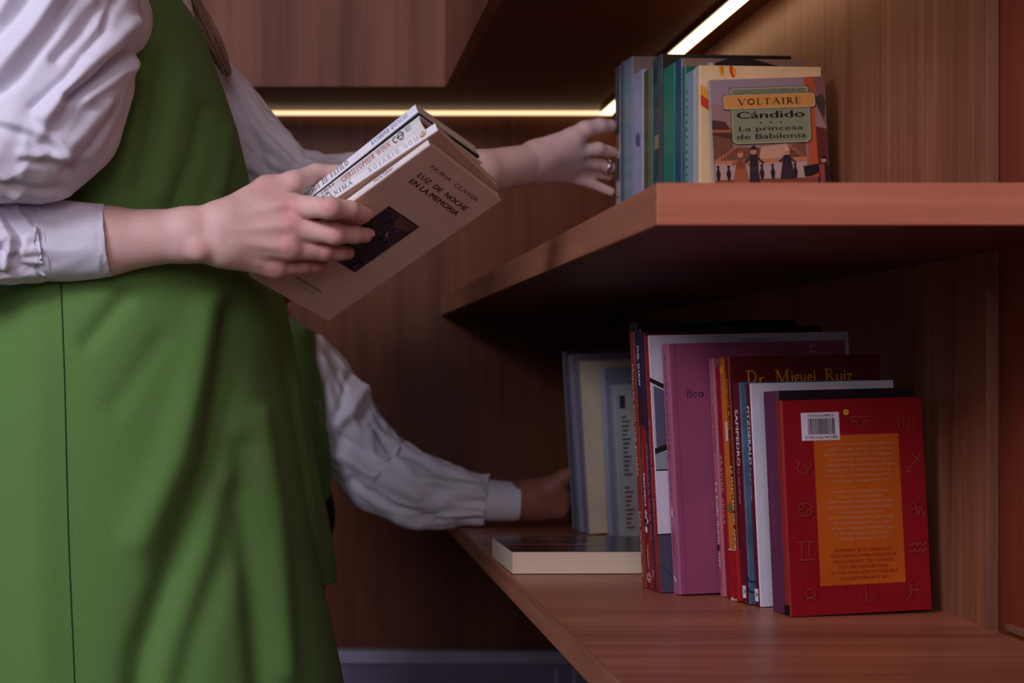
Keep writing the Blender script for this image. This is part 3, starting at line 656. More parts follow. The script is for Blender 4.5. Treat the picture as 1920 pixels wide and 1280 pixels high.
b = up('leftmost upper book with white and brown spine at the reaching fingers', 1162, 1.9555, .155, .2665, .019, (120, 110, 110), (170, 156, 152))
s = on_spine(b); s.rect(0, 0, .09, .019, (84, 88, 100)); s.rect(.09, .004, .11, .015, (150, 84, 60)); s.rect(.12, 0, .15, .019, (70, 66, 72))
for i in range(5): s.rect(.17 + i*.02, .0, .1715 + i*.02, .019, (110, 96, 90))
s.build('spine_print', b)

# ---- books held in the hand
HK = 'books held in the near hand'
S_ = Vector((.61567, .72329, -.31274)).normalized(); Zb = Vector((.75020, -.41655, .51350)).normalized(); N_ = Zb.cross(S_).normalized(); S_ = N_.cross(Zb).normalized()
A0 = P(805.4, 271.2, 1.3128)
def held(b, dn, up_, ds=0, twist=0):
    """dn: distance behind the first cover, up_: slide toward the book's top"""
    m = Matrix((( S_.x, N_.x, Zb.x, 0), (S_.y, N_.y, Zb.y, 0), (S_.z, N_.z, Zb.z, 0), (0,0,0,1)))
    t_ = Matrix.Rotation(R(twist), 4, 'Y'); top = A0 + N_ * dn + Zb * up_ + S_ * ds
    b.matrix_world = Matrix.Translation(top) @ m @ t_ @ Matrix.Translation((0, 0, -b['h'])); return b
BROWN = (40, 26, 26)
b = book('thin cream paperback with printed title and dark stained-glass picture, front of the held stack', .1222, .2147, .0072, (226, 194, 178), (236, 228, 226), group=HK, rough=.5)
p = on_front(b)
def fc(s__, l): return (s__ * .925, .2147 - l)
X, Z = fc(.0265, .0170); p.text('NURIA  CLAVER', X, Z, .0042, (110, 78, 66), w=.078)
X, Z = fc(.0255, .0315); p.text('LUZ  DE  NOCHE', X, Z, .0056, BROWN, w=.080, bold=1)
X, Z = fc(.0255, .0408); p.text('EN LA MEMORIA', X, Z, .0056, BROWN, w=.078, bold=1)
PIC = plain((62, 54, 70), .3, .4, vary=.6, vscale=90)
p.rect(.0345, .0640, .0840, .2147-.0715, PIC)
rn = random.Random(5)
for i in range(16):
    x, z = .036 + rn.random()*.044, .068 + rn.random()*.066
    pts = [(x, z), (x + rn.uniform(-.012,.012), z + rn.uniform(.004,.014)), (x + rn.uniform(-.006,.016), z + rn.uniform(-.004,.012))]
    pts = [(min(.0830, max(.0355, a)), min(.142, max(.065, c_))) for a, c_ in pts]
    p.poly(pts, rn.choice([(104, 88, 128), (72, 72, 112), (120, 84, 92), (86, 70, 80), (140,116,130)]))
    p.stroke(pts + pts[:1], .0005, (20, 14, 18))
p.poly([(.060,.128),(.078,.130),(.083,.142),(.052,.142)], (110, 78, 62))
X, Z = fc(.042, .190); p.text('EDICIONES DE PONIENTE', X, Z, .0026, (90, 62, 54), w=.040); X, Z = fc(.046, .1955); p.text('V A L E N C I A', X, Z, .0017, (120, 88, 76), w=.032)
p.build('cover_print', b)
def spine_up(b): return Print((0, 0, b['h']), (0,0,1), (0,1,0), .0005)
s = spine_up(b); s.text('Núria Claver', -.062, .0022, .0034, (120, 110, 110), w=.022); s.build('lettering', b)
held(b, 0, 0)
b = book('white paperback second from front in the held stack, sliding out toward the top', .117, .218, .0100, (196, 160, 142), (240, 238, 244), group=HK)
s = spine_up(b); s.serif('ROSARIO GÓMEZ', -.0735, .003, .0046, (170, 160, 170), w=.062, sp=.35, wt=.7); s.serif("ANIMA", -.118, .003, .0046, (90, 84, 92), w=.026, sp=.3, wt=.9)
s.arc(-.0145, .0058, .0024, .0026, 180, 400, .0011, (214, 160, 80)); s.stroke([(-.0145, .0045), (-.0135, .009)], .0012, (214, 160, 80)); s.build('lettering', b)
held(b, .0085, .0120, .0005, 4)
b = book('thick cream hardback with rounded spine and red author name, third in the held stack', .104, .205, .0195, (236, 228, 220), (226, 224, 224), pages=M_page_red, group=HK, hard=True, bulge=.0025)
s = Print((-.0026, 0, b['h']), (0,0,1), (0,1,0), .0005)
s.serif('CHRISTOPHER WINN', -.0925, .0075, .0056, (196, 96, 84), w=.058, wt=.8); s.serif('I NEVER KNEW THAT', -.1640, .0115, .0048, (50, 44, 50), w=.0635, wt=.9); s.serif('ABOUT ENGLAND', -.1640, .0040, .0052, (50, 44, 50), w=.056, wt=1)
s.arc(-.0225, .0098, .0030, .0038, 0, 360, .0008, INK); s.arc(-.0285, .0098, .0024, .0030, 60, 300, .0008, INK); s.stroke([(-.0265, .0098), (-.0185, .0098)], .0007, INK)
s.text('EBURY', -.016, .0112, .0024, (130, 126, 132), w=.006); s.text('PRESS', -.016, .008, .0024, (130, 126, 132), w=.006)
s.build('lettering', b)
held(b, .0187, .0005, .0014, -1)
b = book('slim black-backed book directly behind the cream hardback in the held stack', .098, .208, .0012, (22, 20, 24), (28, 26, 32), group=HK)
held(b, .0384, .0012, .0006, -2)
b = book('white paperback with blue and black spine lettering, rearmost of the held stack', .0975, .209, .0105, (206, 200, 210), (240, 240, 246), group=HK)
s = spine_up(b); s.serif('RAYMOND QUENEAU', -.0540, .003, .0046, (110, 130, 180), w=.0435, wt=.8); s.serif('EJERCICIOS DE ESTILO', -.1545, .003, .0054, (66, 64, 76), w=.072, wt=.8); s.build('lettering', b)
held(b, .0398, .0015, .0, -2.5)

# ------------------------------------------------------------------ solid surfaces from joined limbs
def smin(a, b, k):
    h = np.clip(.5 + .5 * (b - a) / k, 0, 1); return b * (1 - h) + a * h - k * h * (1 - h)
def grow(prims, vox, smooth=2):
    """one continuous skin round tapered limbs: prims = (a, b, ra, rb, k[, squash axis, factor])"""
    pts = np.array([list(q[0]) for q in prims] + [list(q[1]) for q in prims]); rm = max(max(q[2], q[3]) for q in prims)
    lo = pts.min(0) - rm - 4 * vox; hi = pts.max(0) + rm + 4 * vox; n = np.ceil((hi - lo) / vox).astype(int) + 1
    g = np.full(n, .5, np.float32)
    for q in prims:
        a, b, ra, rb, k = np.array(q[0]), np.array(q[1]), q[2], q[3], q[4]
        m = max(ra, rb) + k + 3 * vox
        i0 = np.maximum(0, np.floor((np.minimum(a, b) - m - lo) / vox).astype(int)); i1 = np.minimum(n, np.ceil((np.maximum(a, b) + m - lo) / vox).astype(int) + 1)
        ax = [lo[j] + np.arange(i0[j], i1[j]) * vox for j in range(3)]
        X, Y, Z = np.meshgrid(*ax, indexing='ij', sparse=True)
        d = b - a; L2 = max(1e-12, float(d @ d))
        t = np.clip(((X - a[0]) * d[0] + (Y - a[1]) * d[1] + (Z - a[2]) * d[2]) / L2, 0, 1)
        qx, qy, qz = X - a[0] - t * d[0], Y - a[1] - t * d[1], Z - a[2] - t * d[2]
        if len(q) > 5:
            s = np.array(q[5]); s = s / np.linalg.norm(s); w_ = (qx * s[0] + qy * s[1] + qz * s[2]) * (1 / q[6] - 1)
            qx, qy, qz = qx + w_ * s[0], qy + w_ * s[1], qz + w_ * s[2]
        f = np.sqrt(qx**2 + qy**2 + qz**2) - (ra + (rb - ra) * t)
        if len(q) > 5: f = f * min(1, q[6]) ** .5
        sl = tuple(slice(i0[j], i1[j]) for j in range(3))
        g[sl] = smin(g[sl], f.astype(np.float32), k) if k > 0 else np.minimum(g[sl], f)
    s = g < 0
    c = np.zeros(n - 1, np.int8)
    for i in (0, 1):
        for j in (0, 1):
            for k in (0, 1): c += s[i:n[0]-1+i, j:n[1]-1+j, k:n[2]-1+k]
    act = (c > 0) & (c < 8); idx = np.full(n - 1, -1, np.int64); cells = np.argwhere(act); idx[act] = np.arange(len(cells))
    acc = np.zeros((len(cells), 3)); cnt = np.zeros(len(cells))
    corner = [(i, j, k) for i in (0, 1) for j in (0, 1) for k in (0, 1)]
    for A in corner:
        for ax in range(3):
            if A[ax] == 1: continue
            B = list(A); B[ax] = 1
            va = g[tuple((cells + A).T)]; vb = g[tuple((cells + B).T)]
            m = (va < 0) != (vb < 0); t = va / np.where(m, va - vb, 1)
            p = np.array(A, float)[None] + np.zeros((len(cells), 3)); p[:, ax] = t
            acc[m] += p[m]; cnt[m] += 1
    V = lo + (cells + acc / np.maximum(cnt, 1)[:, None]) * vox
    Q = []
    for ax in range(3):
        o1, o2 = [(1, 2), (2, 0), (0, 1)][ax]
        sa = [slice(None)] * 3; sb = [slice(None)] * 3; sa[ax] = slice(0, -1); sb[ax] = slice(1, None)
        e = s[tuple(sa)] != s[tuple(sb)]; ins = s[tuple(sa)]
        E = np.argwhere(e); E = E[(E[:, o1] > 0) & (E[:, o2] > 0) & (E[:, o1] < n[o1]-1) & (E[:, o2] < n[o2]-1)]
        u = np.zeros(3, int); u[o1] = 1; v = np.zeros(3, int); v[o2] = 1
        f = np.stack([idx[tuple((E - u - v).T)], idx[tuple((E - v).T)], idx[tuple(E.T)], idx[tuple((E - u).T)]], 1)
        fl = ~ins[tuple(E.T)]; f[fl] = f[fl][:, ::-1]; Q.append(f)
    Q = np.concatenate(Q)
    for _ in range(smooth):
        A = np.zeros_like(V); N = np.zeros(len(V))
        for i in range(4):
            a, b = Q[:, i], Q[:, (i+1) % 4]
            np.add.at(A, a, V[b]); np.add.at(N, a, 1); np.add.at(A, b, V[a]); np.add.at(N, b, 1)
        V = V * .45 + (A / np.maximum(N, 1)[:, None]) * .55
    return V, Q
def skin_mesh(pieces, flush_pts=()):
    V = []; Q = []; o = 0
    for v, q in pieces: V.append(v); Q.append(q + o); o += len(v)
    V = np.concatenate(V); Q = np.concatenate(Q)
    me = bpy.data.meshes.new('body'); me.from_pydata(V.tolist(), [], Q.tolist()); me.update()
    me.polygons.foreach_set('use_smooth', [True] * len(me.polygons))
    at_ = me.attributes.new('flush', 'FLOAT', 'POINT'); fl = np.zeros(len(V))
    for p, r, s in flush_pts: fl += s * np.exp(-((V - np.array(p))**2).sum(1) / (r * r))
    at_.data.foreach_set('value', np.clip(fl, 0, 1)); return me

# ------------------------------------------------------------------ cloth tubes with folds
def cat(a, b, c, d, t): return [.5*((2*q)+(-p+r)*t+(2*p-5*q+4*r-s)*t*t+(-p+3*q-3*r+s)*t**3) for p, q, r, s in zip(a, b, c, d)]
def tube(name, rows, mat, parent, rings=90, seg=120, creases=(), noise_=0.0, nsc=(9, 2.2), gather=None, cap=False, thick=.0012, fixed=None, seed=0, power=1.0):
    """rows: (px, py, D, in-picture radius px, depth radius px)"""
    n = len(rows); out = []
    for i in range(rings):
        t = i / (rings - 1) * (n - 1); j = min(int(t), n - 2); t -= j
        out.append(cat(rows[max(0, j-1)], rows[j], rows[j+1], rows[min(n-1, j+2)], t))
    C = [P(*r[:3]) for r in out]; V = []; 
    for i, r in enumerate(out):
        T = (C[min(i+1, rings-1)] - C[max(i-1, 0)]).normalized() if fixed is None else Vector(fixed)
        u = T.cross(Vector((0, 1, 0))).normalized(); v = u.cross(T).normalized(); sc = r[2] / F
        for k in range(seg):
            a = 2 * math.pi * k / seg; ca, sa = math.cos(a), math.sin(a)
            if power != 1: ca = math.copysign(abs(ca)**power, ca); sa = math.copysign(abs(sa)**power, sa)
            V.append(C[i] + u * (ca * r[3] * sc) + v * (sa * r[4] * sc))
    V = np.array([list(v) for v in V]).reshape(rings, seg, 3)
    dt = np.gradient(V, axis=0); ds = np.roll(V, -1, 1) - np.roll(V, 1, 1)
    Nn = np.cross(dt, ds); Nn /= np.maximum(np.linalg.norm(Nn, axis=2, keepdims=True), 1e-9)
    ctr = V.mean(1, keepdims=True); sgn = np.sign(((V - ctr) * Nn).sum(2).mean()); Nn *= sgn
    disp = np.zeros((rings, seg))
    if noise_:
        for i in range(rings):
            for k in range(seg):
                a = 2 * math.pi * k / seg
                s = i / rings
                q = Vector((math.cos(a) * nsc[1] + seed, math.sin(a) * nsc[1] + s * 1.5, s * nsc[0]))
                disp[i, k] += noise_ * (1 - 2 * abs(noise.noise(q))) + noise_ * .5 * noise.noise(q * 2.3)
    if gather:                       # ridges along the tube that gather toward one end
        s = np.linspace(0, 1, rings)[:, None]; a = np.linspace(0, 2*math.pi, seg, endpoint=False)[None]
        disp += gather[0] * np.sin(a * gather[1] + 2 * np.sin(a * 3)) * np.clip((s - gather[2]) / (1 - gather[2]), 0, 1) ** 1.5
    px = PX + V[..., 0] / V[..., 1] * F; py = PY - (V[..., 2] - CAMZ) / V[..., 1] * F
    face = np.clip(-Nn[..., 1] * 2 + .5, 0, 1)
    for c in creases:
        pl, wd, am = c
        d = np.full(px.shape, 1e9)
        for (x0, y0), (x1, y1) in zip(pl, pl[1:]):
            L = (x1-x0)**2 + (y1-y0)**2; t = np.clip(((px-x0)*(x1-x0) + (py-y0)*(y1-y0)) / L, 0, 1)
            d = np.minimum(d, np.hypot(px - x0 - t*(x1-x0), py - y0 - t*(y1-y0)))
        disp += am * np.exp(-(d / wd) ** 2) * face
    V = V + Nn * disp[..., None]
    vs = V.reshape(-1, 3).tolist(); fs = []
    for i in range(rings - 1):
        for k in range(seg):
            k2 = (k + 1) % seg; fs.append((i*seg+k, i*seg+k2, (i+1)*seg+k2, (i+1)*seg+k))
    if cap: fs.append(tuple(range((rings-1)*seg, rings*seg)))
    if cap == 2: fs.append(tuple(range(seg))[::-1])
    me = mesh(vs, fs, True, name); bm = bmesh.new(); bm.from_mesh(me); bmesh.ops.recalc_face_normals(bm, faces=bm.faces); bm.to_mesh(me); bm.free()
    o = link(name, me, mat, parent)
    if thick:
        md = o.modifiers.new('thickness', 'SOLIDIFY'); md.thickness = thick; md.offset = -1
    return o

def head_prims(c, f, up, s=1.0):
    """skull, jaw, nose, lips, ears round centre c, looking along f"""
    c, f, up = Vector(c), Vector(f).normalized(), Vector(up).normalized(); r = f.cross(up).normalized()
    def q(a, b, d): return c + (f * a + r * b + up * d) * s
    K = .02; pr = [(q(-.022,0,.03), q(.018,0,.035), .078*s, .072*s, K), (q(.03,0,-.02), q(.052,0,-.068), .05*s, .026*s, K),
        (q(.01,-.03,-.05), q(.05,-.008,-.082), .03*s, .018*s, K), (q(.01,.03,-.05), q(.05,.008,-.082), .03*s, .018*s, K),
        (q(.086,0,.012), q(.104,0,-.018), .007*s, .011*s, .008), (q(.094,-.008,-.02), q(.094,.008,-.02), .007*s, .007*s, .006),
        (q(.086,-.014,-.046), q(.086,.014,-.046), .006*s, .006*s, .006), (q(.083,-.012,-.056), q(.083,.012,-.056), .0065*s, .0065*s, .006),
        (q(.072,0,-.080), q(.074,0,-.082), .014*s, .014*s, .012), (q(.078,-.03,.022), q(.084,0,.02), .010*s, .010*s, .01), (q(.078,.03,.022), q(.084,0,.02), .010*s, .010*s, .01),
        (q(.062,-.034,-.02), q(.062,-.03,-.03), .02*s, .02*s, .015), (q(.062,.034,-.02), q(.062,.03,-.03), .02*s, .02*s, .015),
        (q(-.006,-.078,.006), q(-.004,-.076,-.03), .012*s, .008*s, .006), (q(-.006,.078,.006), q(-.004,.076,-.03), .012*s, .008*s, .006)]
    return pr, q
def face_parts(q, parent, s=1.0):
    for b in (-.031, .031):
        bm = bmesh.new(); bmesh.ops.create_uvsphere(bm, u_segments=16, v_segments=10, radius=.0125*s); me = bpy.data.meshes.new('eye'); bm.to_mesh(me); bm.free()
        e = link('eye', me, M_eye, parent); e.location = q(.072, b, .004)
        bm = bmesh.new(); bmesh.ops.create_uvsphere(bm, u_segments=12, v_segments=8, radius=.006*s); me = bpy.data.meshes.new('iris'); bm.to_mesh(me); bm.free()
        i = link('iris', me, M_iris, e); i.location = q(.080, b, .004) - q(.072, b, .004)
    v, f = grow([(q(.0885,-.016,-.0455), q(.0935,0,-.0445), .0035*s, .0048*s, .004), (q(.0885,.016,-.0455), q(.0935,0,-.0445), .0035*s, .0048*s, .004),
                 (q(.086,-.014,-.052), q(.0915,0,-.0550), .0035*s, .0058*s, .004), (q(.086,.014,-.052), q(.0915,0,-.0550), .0035*s, .0058*s, .004)], .0015, 1)
    link('lips', mesh(v.tolist(), f.tolist(), True), M_lips, parent)

# ------------------------------------------------------------------ person with the held books
p1 = link('person', None, loc=(-.19, 1.55, 0)); tag(p1, 'standing person in green apron dress and white blouse holding a stack of books', 'person')
kk = at(p1)
class Keep:                      # tube() and link() parent helpers that keep world coordinates
    def __init__(s, root): s.root = root
def fix(o): o.matrix_parent_inverse = Matrix.Translation(p1.location).inverted(); return o
def plane_pt(px, py, off):       # point on the sight line at a distance off in front of the first held cover
    d = P(px, py, 1) - Vector((0, 0, CAMZ)); o = Vector((0, 0, CAMZ)); n = -N_
    t = ((A0 + n * off) - o).dot(n) / d.dot(n); return o + d * t
Wc = P(412, 442, 1.378)
near = []
def cap_(a, b, ra, rb, k=.008, *sq): near.append((a, b, ra, rb, k) + sq)
cap_(P(-40, 445, 1.36), P(130, 442, 1.362), .024, .0225, .012); cap_(P(-40, 462, 1.362), P(130, 464, 1.365), .024, .0225, .012)
cap_(P(130, 442, 1.362), P(205, 440, 1.362), .0225, .0235, .012); cap_(P(130, 464, 1.365), P(200, 466, 1.365), .0225, .0225, .012)
cap_(P(205, 440, 1.362), P(352, 430, 1.358), .0235, .0185, .012); cap_(P(200, 466, 1.365), P(350, 452, 1.359), .0225, .0175, .012)
cap_(P(352, 428, 1.358), P(425, 418, 1.358), .0185, .0175, .010); cap_(P(350, 455, 1.359), P(425, 462, 1.359), .0170, .0160, .010)
MC = [(P(548, 386, 1.366), P(415, 414, 1.358)), (P(545, 427, 1.361), P(415, 434, 1.356)), (P(541, 466, 1.362), P(415, 452, 1.357)), (P(514, 502, 1.376), P(418, 470, 1.361))]
for i, (m, w_) in enumerate(MC):
    cap_(w_, m, .0140, [.0112, .0112, .0106, .0100][i], .012)
    cap_(m + Vector((0, -.004, .001)), m + Vector((.002, -.003, 0)), .0088, .0085, .006)          # knuckle
    tw = w_ + Vector((0, -.0125, 0)); cap_(tw, m + Vector((-.004, -.0105, .001)), .0028, .0032, .005)   # tendon
cap_(P(440, 425, 1.372), P(515, 440, 1.378), .017, .014, .012)
cap_(P(372, 468, 1.345), P(374, 470, 1.345), .0085, .0085, .010)                                  # wrist bone
# thumb round the back of the stack
T1 = P(500, 356, 1.385); T2 = A0 + N_ * .051 - Zb * .1335 - S_ * .013; T3 = A0 + N_ * .0640 - Zb * .120 + S_ * .010; T4 = A0 + N_ * .0625 - Zb * .103 + S_ * .028
cap_(P(415, 412, 1.365), T1, .0155, .0132, .012); cap_(P(470, 392, 1.374), P(528, 374, 1.383), .0125, .0100, .012); cap_(T1, T2, .0120, .0105, .006); cap_(T2, T3, .0105, .0095, .005); cap_(T3, T4, .0095, .0080, .004)
FG = [((620, 390, .0135), (656, 393, .0110), (683, 403, .0082), .0102, .0076), ((628, 439, .0150), (664, 440, .0115), (685, 441, .0082), .0100, .0074),
      ((606, 471, .0140), (636, 473, .0108), (652, 474, .0078), .0094, .0070), ((566, 497, .0125), (588, 498, .0095), (602, 498, .0070), .0082, .0062)]
KN = []
for (m, _), (a, b_, c_, r0, r1) in zip(MC, FG):
    A_, B_, C_ = plane_pt(*a), plane_pt(*b_), plane_pt(*c_)
    cap_(m, A_, r0 * 1.08, r0 * .92, .0035); cap_(A_, A_, r0 * .98, r0 * .98, .003); cap_(A_, B_, r0 * .93, r1 * 1.08, .0025); cap_(B_, C_, r1 * 1.08, r1 * .98, .0025)
    KN += [(A_ + Vector((0, -.008, 0)), .011, .55), (m + Vector((0, -.012, 0)), .012, .45), (C_, .012, .5), (B_, .009, .2)]
KN += [(P(500, 340, 1.375), .02, .35), (P(374, 470, 1.335), .012, .3)]
# far arm
far_ = []
def cf(a, b, ra, rb, k=.006): far_.append((a, b, ra, rb, k))
cf(P(620, 337, 1.74), P(760, 332, 1.80), .020, .022, .01); cf(P(760, 332, 1.80), P(900, 322, 1.87), .023, .0245, .01); cf(P(900, 318, 1.87), P(1008, 296, 1.93), .0245, .0190, .01); cf(P(900, 332, 1.88), P(1008, 316, 1.94), .0235, .0175, .01)
FW = P(1008, 303, 1.93)
cf(P(1004, 290, 1.93), P(1072, 262, 1.942), .0190, .0150, .012); cf(P(1008, 300, 1.93), P(1082, 284, 1.950), .0170, .0115, .012); cf(P(1008, 308, 1.94), P(1078, 303, 1.962), .0160, .0110, .012)
cf(P(1008, 315, 1.945), P(1072, 316, 1.972), .0155, .0105, .012); cf(P(1008, 322, 1.95), P(1062, 330, 1.978), .0150, .0100, .012)
cf(P(1072, 258, 1.942), P(1096, 243, 1.945), .0125, .0115, .006); cf(P(1096, 243, 1.945), P(1124, 236, 1.953), .0110, .0098, .004); cf(P(1124, 236, 1.953), P(1146, 236, 1.962), .0098, .0085, .004)
cf(P(1082, 284, 1.950), P(1120, 279, 1.958), .0105, .0092, .003); cf(P(1120, 279, 1.958), P(1148, 286, 1.972), .0092, .0076, .003)
cf(P(1078, 303, 1.962), P(1114, 306, 1.975), .0102, .0090, .003); cf(P(1114, 306, 1.975), P(1146, 315, 1.985), .0088, .0074, .003)
cf(P(1072, 316, 1.972), P(1110, 322, 1.990), .0098, .0084, .003); cf(P(1110, 322, 1.990), P(1142, 330, 2.000), .0084, .0070, .003)
cf(P(1062, 330, 1.978), P(1104, 342, 1.988), .0088, .0074, .003); cf(P(1104, 342, 1.988), P(1146, 360, 1.996), .0074, .0062, .003)
# trunk, head, legs
hp, q1 = head_prims((-.155, 1.55, 1.585), (1, -.05, -.25), (.25, 0, 1))
trunk = hp + [((-.185,1.55,1.40), (-.175,1.55,1.50), .058, .052, .02), ((-.20,1.40,1.33), (-.19,1.68,1.33), .042, .042, .04),
    ((-.20,1.55,1.26), (-.20,1.55,1.10), .105, .088, .05), ((-.175,1.48,1.22), (-.175,1.62,1.22), .045, .045, .04), ((-.21,1.49,.95), (-.21,1.61,.95), .10, .10, .05),
    ((-.20,1.38,1.34), (-.285,1.365,1.14), .036, .020, .01), ((-.285,1.365,1.14), P(-30,455,1.365), .020, .022, .005),
    (P(325,20,1.72), P(470,280,1.72), .026, .022, .01), (P(470,282,1.72), P(640,339,1.745), .022, .020, .005),
    ((-.20,1.47,.90), (-.19,1.47,.50), .085, .055, .03), ((-.19,1.47,.50), (-.21,1.47,.09), .052, .036, .02), ((-.21,1.47,.07), (-.10,1.46,.035), .036, .026, .02),
    ((-.20,1.63,.90), (-.21,1.64,.50), .085, .055, .03), ((-.21,1.64,.50), (-.23,1.64,.09), .052, .036, .02), ((-.23,1.64,.07), (-.12,1.64,.035), .036, .026, .02)]
me = skin_mesh([grow(near, .0017, 2), grow(far_, .0022, 2), grow(trunk, .0065, 2)], KN)
fix(link('body', me, M_skin, p1))
def nail(parent, c, t, n, wd, ln):
    v = []; f = []
    t = Vector(t).normalized(); n = Vector(n); n = (n - t * n.dot(t)).normalized(); s = t.cross(n)
    for i in range(6):
        for j in range(7):
            a = (j / 6 - .5) * 2; b_ = (i / 5 - .5) * 2; k = math.sqrt(max(0, 1 - .25 * b_ * b_)) if b_ > 0 else 1
            v.append(Vector(c) + t * (b_ * ln / 2) + s * (a * wd / 2 * k) + n * (-.0018 * a * a - .0006 * max(0, b_)))
    for i in range(5):
        for j in range(6): f.append((i*7+j, i*7+j+1, (i+1)*7+j+1, (i+1)*7+j))
    return fix(link('fingernail', mesh(v, f, True), M_nail, parent))
for (a, b_, c_, r0, r1) in FG[:2]:
    B_, C_ = plane_pt(*b_), plane_pt(*c_)
    t = (C_ - B_).normalized(); n = Vector((0, -1, .35)); n = (n - t * n.dot(t)).normalized()
    nail(p1, C_ + n * (r1 * 1.03) + t * .001, t, n, r1 * 1.25, .0095)
# ring on the reaching hand
a_, b_ = P(1114, 306, 1.975), P(1146, 315, 1.985); d_ = (b_ - a_).normalized(); c_ = a_ + (b_ - a_) * .72
bm = bmesh.new(); q0 = d_.to_track_quat('Z', 'Y').to_matrix().to_4x4(); q0.translation = c_
nR, nr = 28, 8; vv = []
for i in range(nR):
    A = 2*math.pi*i/nR
    for j in range(nr):
        B = 2*math.pi*j/nr; rr = .0088 + .0012 * math.cos(B); vv.append(bm.verts.new(q0 @ Vector((rr*math.cos(A), rr*math.sin(A), .0026*math.sin(B)))))
for i in range(nR):
    for j in range(nr): bm.faces.new([vv[i*nr+j], vv[((i+1)%nR)*nr+j], vv[((i+1)%nR)*nr+(j+1)%nr], vv[i*nr+(j+1)%nr]])
me = bpy.data.meshes.new('ring'); bm.to_mesh(me); bm.free(); me.polygons.foreach_set('use_smooth', [True]*len(me.polygons))
rg = fix(link('finger_ring', me, M_silver, p1)); rg['label'] = 'silver ring on the reaching hand'
face_parts(q1, p1)
for ch in list(p1.children):
    if ch.name.startswith(('eye', 'lips')): fix(ch)
# hair cap and the lock that falls over the far shoulder
hv, hf = grow([(q1(-.03,0,.045), q1(.01,0,.06), .082, .074, .02), (q1(-.05,-.03,0), q1(-.06,0,-.08), .052, .04, .03), (q1(-.05,.03,0), q1(-.06,0,-.08), .052, .04, .03),
               (q1(-.01,-.06,.03), q1(-.01,-.066,-.03), .03, .022, .02), (q1(-.01,.06,.03), q1(-.01,.066,-.03), .03, .022, .02)], .004, 2)
fix(link('hair', mesh(hv.tolist(), hf.tolist(), True), M_hair, p1))
LK = [(300,-190,1.60,16,14),(318,-90,1.60,18,14),(344,-10,1.61,20,16),(366,28,1.615,21,16),(390,68,1.62,19,15),(411,105,1.63,13,11),(428,142,1.64,3,3)]
fix(tube('hair_lock', LK, M_hair, p1, 120, 120, gather=(.0022, 23, -.6), cap=2, thick=0))
for dx, dy, bend in ((10, 6, 6), (15, -8, 9), (4, 14, 3), (-4, 10, -2)):
    fix(tube('hair_strand', [(x + dx + bend * math.sin(i * .9), y + dy, d - .012, 2.6 * (1 - i / 8), 2.6 * (1 - i / 8)) for i, (x, y, d, a, b) in enumerate(LK)], M_hair, p1, 60, 8, thick=0))
# dark trousers and shoes
for y0 in (1.47, 1.64):
    o = box('shoe', 0, 1, 0, 1, 0, 1, M_sole)
    v, f = grow([((-.22, y0, .045), (-.13, y0, .035), .042, .036, .01), ((-.13, y0, .03), (-.07, y0, .028), .036, .026, .01), ((-.22, y0, .05), (-.22, y0, .09), .042, .044, .01)], .005, 2)
    v[:, 2] = np.maximum(v[:, 2], .0005); bpy.data.objects.remove(o); fix(link('shoe', mesh(v.tolist(), f.tolist(), True), M_sole, p1))
v, f = grow([((-.21,1.50,.95), (-.21,1.60,.95), .105, .105, .04), ((-.20,1.47,.90), (-.19,1.47,.50), .092, .066, .03), ((-.19,1.47,.50), (-.21,1.47,.10), .066, .054, .02),
             ((-.20,1.63,.90), (-.21,1.64,.50), .092, .066, .03), ((-.21,1.64,.50), (-.23,1.64,.10), .066, .054, .02)], .007, 2)
fix(link('trousers', mesh(v.tolist(), f.tolist(), True), C_dark, p1))
# apron dress: a wide A-line tube
AP = [(258,-168,1.55,62,72),(256,-150,1.55,72,140),(246,-118,1.55,78,215),(236,-40,1.55,92,245),(228,0,1.55,112,262),(232,60,1.55,148,280),(240,110,1.55,158,292),(250,170,1.55,170,300),(262,230,1.55,178,304),(264,290,1.55,192,306),
      (262,345,1.55,206,306),(258,430,1.55,222,308),(244,520,1.55,258,316),(226,600,1.55,293,326),(205,700,1.55,322,336),(195,800,1.55,354,344),(186,960,1.55,390,352),(178,1090,1.55,427,358),(170,1280,1.55,475,364),(164,1450,1.55,505,366),(160,1560,1.55,520,368)]
apron = fix(tube('apron_dress', AP, C_green, p1, 300, 300, fixed=(0,0,-1), thick=.002, creases=[
    ([(262,120),(250,240),(230,330)], 24, .005), ([(308,110),(285,240),(262,340)], 20, -.006), ([(345,150),(318,260),(300,360)], 22, .004), ([(385,210),(366,290),(330,380)], 18, -.005), ([(425,250),(418,320),(400,390)], 16, .005), 
    ([(438,590),(424,700),(402,865),(341,1018),(268,1231),(250,1400)], 32, -.013), ([(400,560),(372,700),(330,860),(262,1010)], 34, .009), ([(457,841),(469,1036),(487,1261),(492,1400)], 24, -.007),
    ([(440,930),(427,1036),(366,1200),(330,1350)], 28, -.006), ([(492,780),(520,960),(540,1260)], 20, .006), ([(60,560),(70,900),(80,1400)], 40, .005), ([(230,560),(165,640)], 20, -.006), ([(300,640),(215,760)], 24, -.003)]))
fix(tube('apron_back_panel', [(400,470,1.66,110,150),(400,590,1.66,140,160),(404,640,1.66,146,165),(410,731,1.66,157,170),(420,864,1.66,173,175),(432,1000,1.66,190,178),(440,1085,1.66,193,180)], C_green, p1, 80, 160, fixed=(0,0,-1), thick=.002,
    creases=[([(548,700),(570,860),(590,1000)], 8, .004)]))
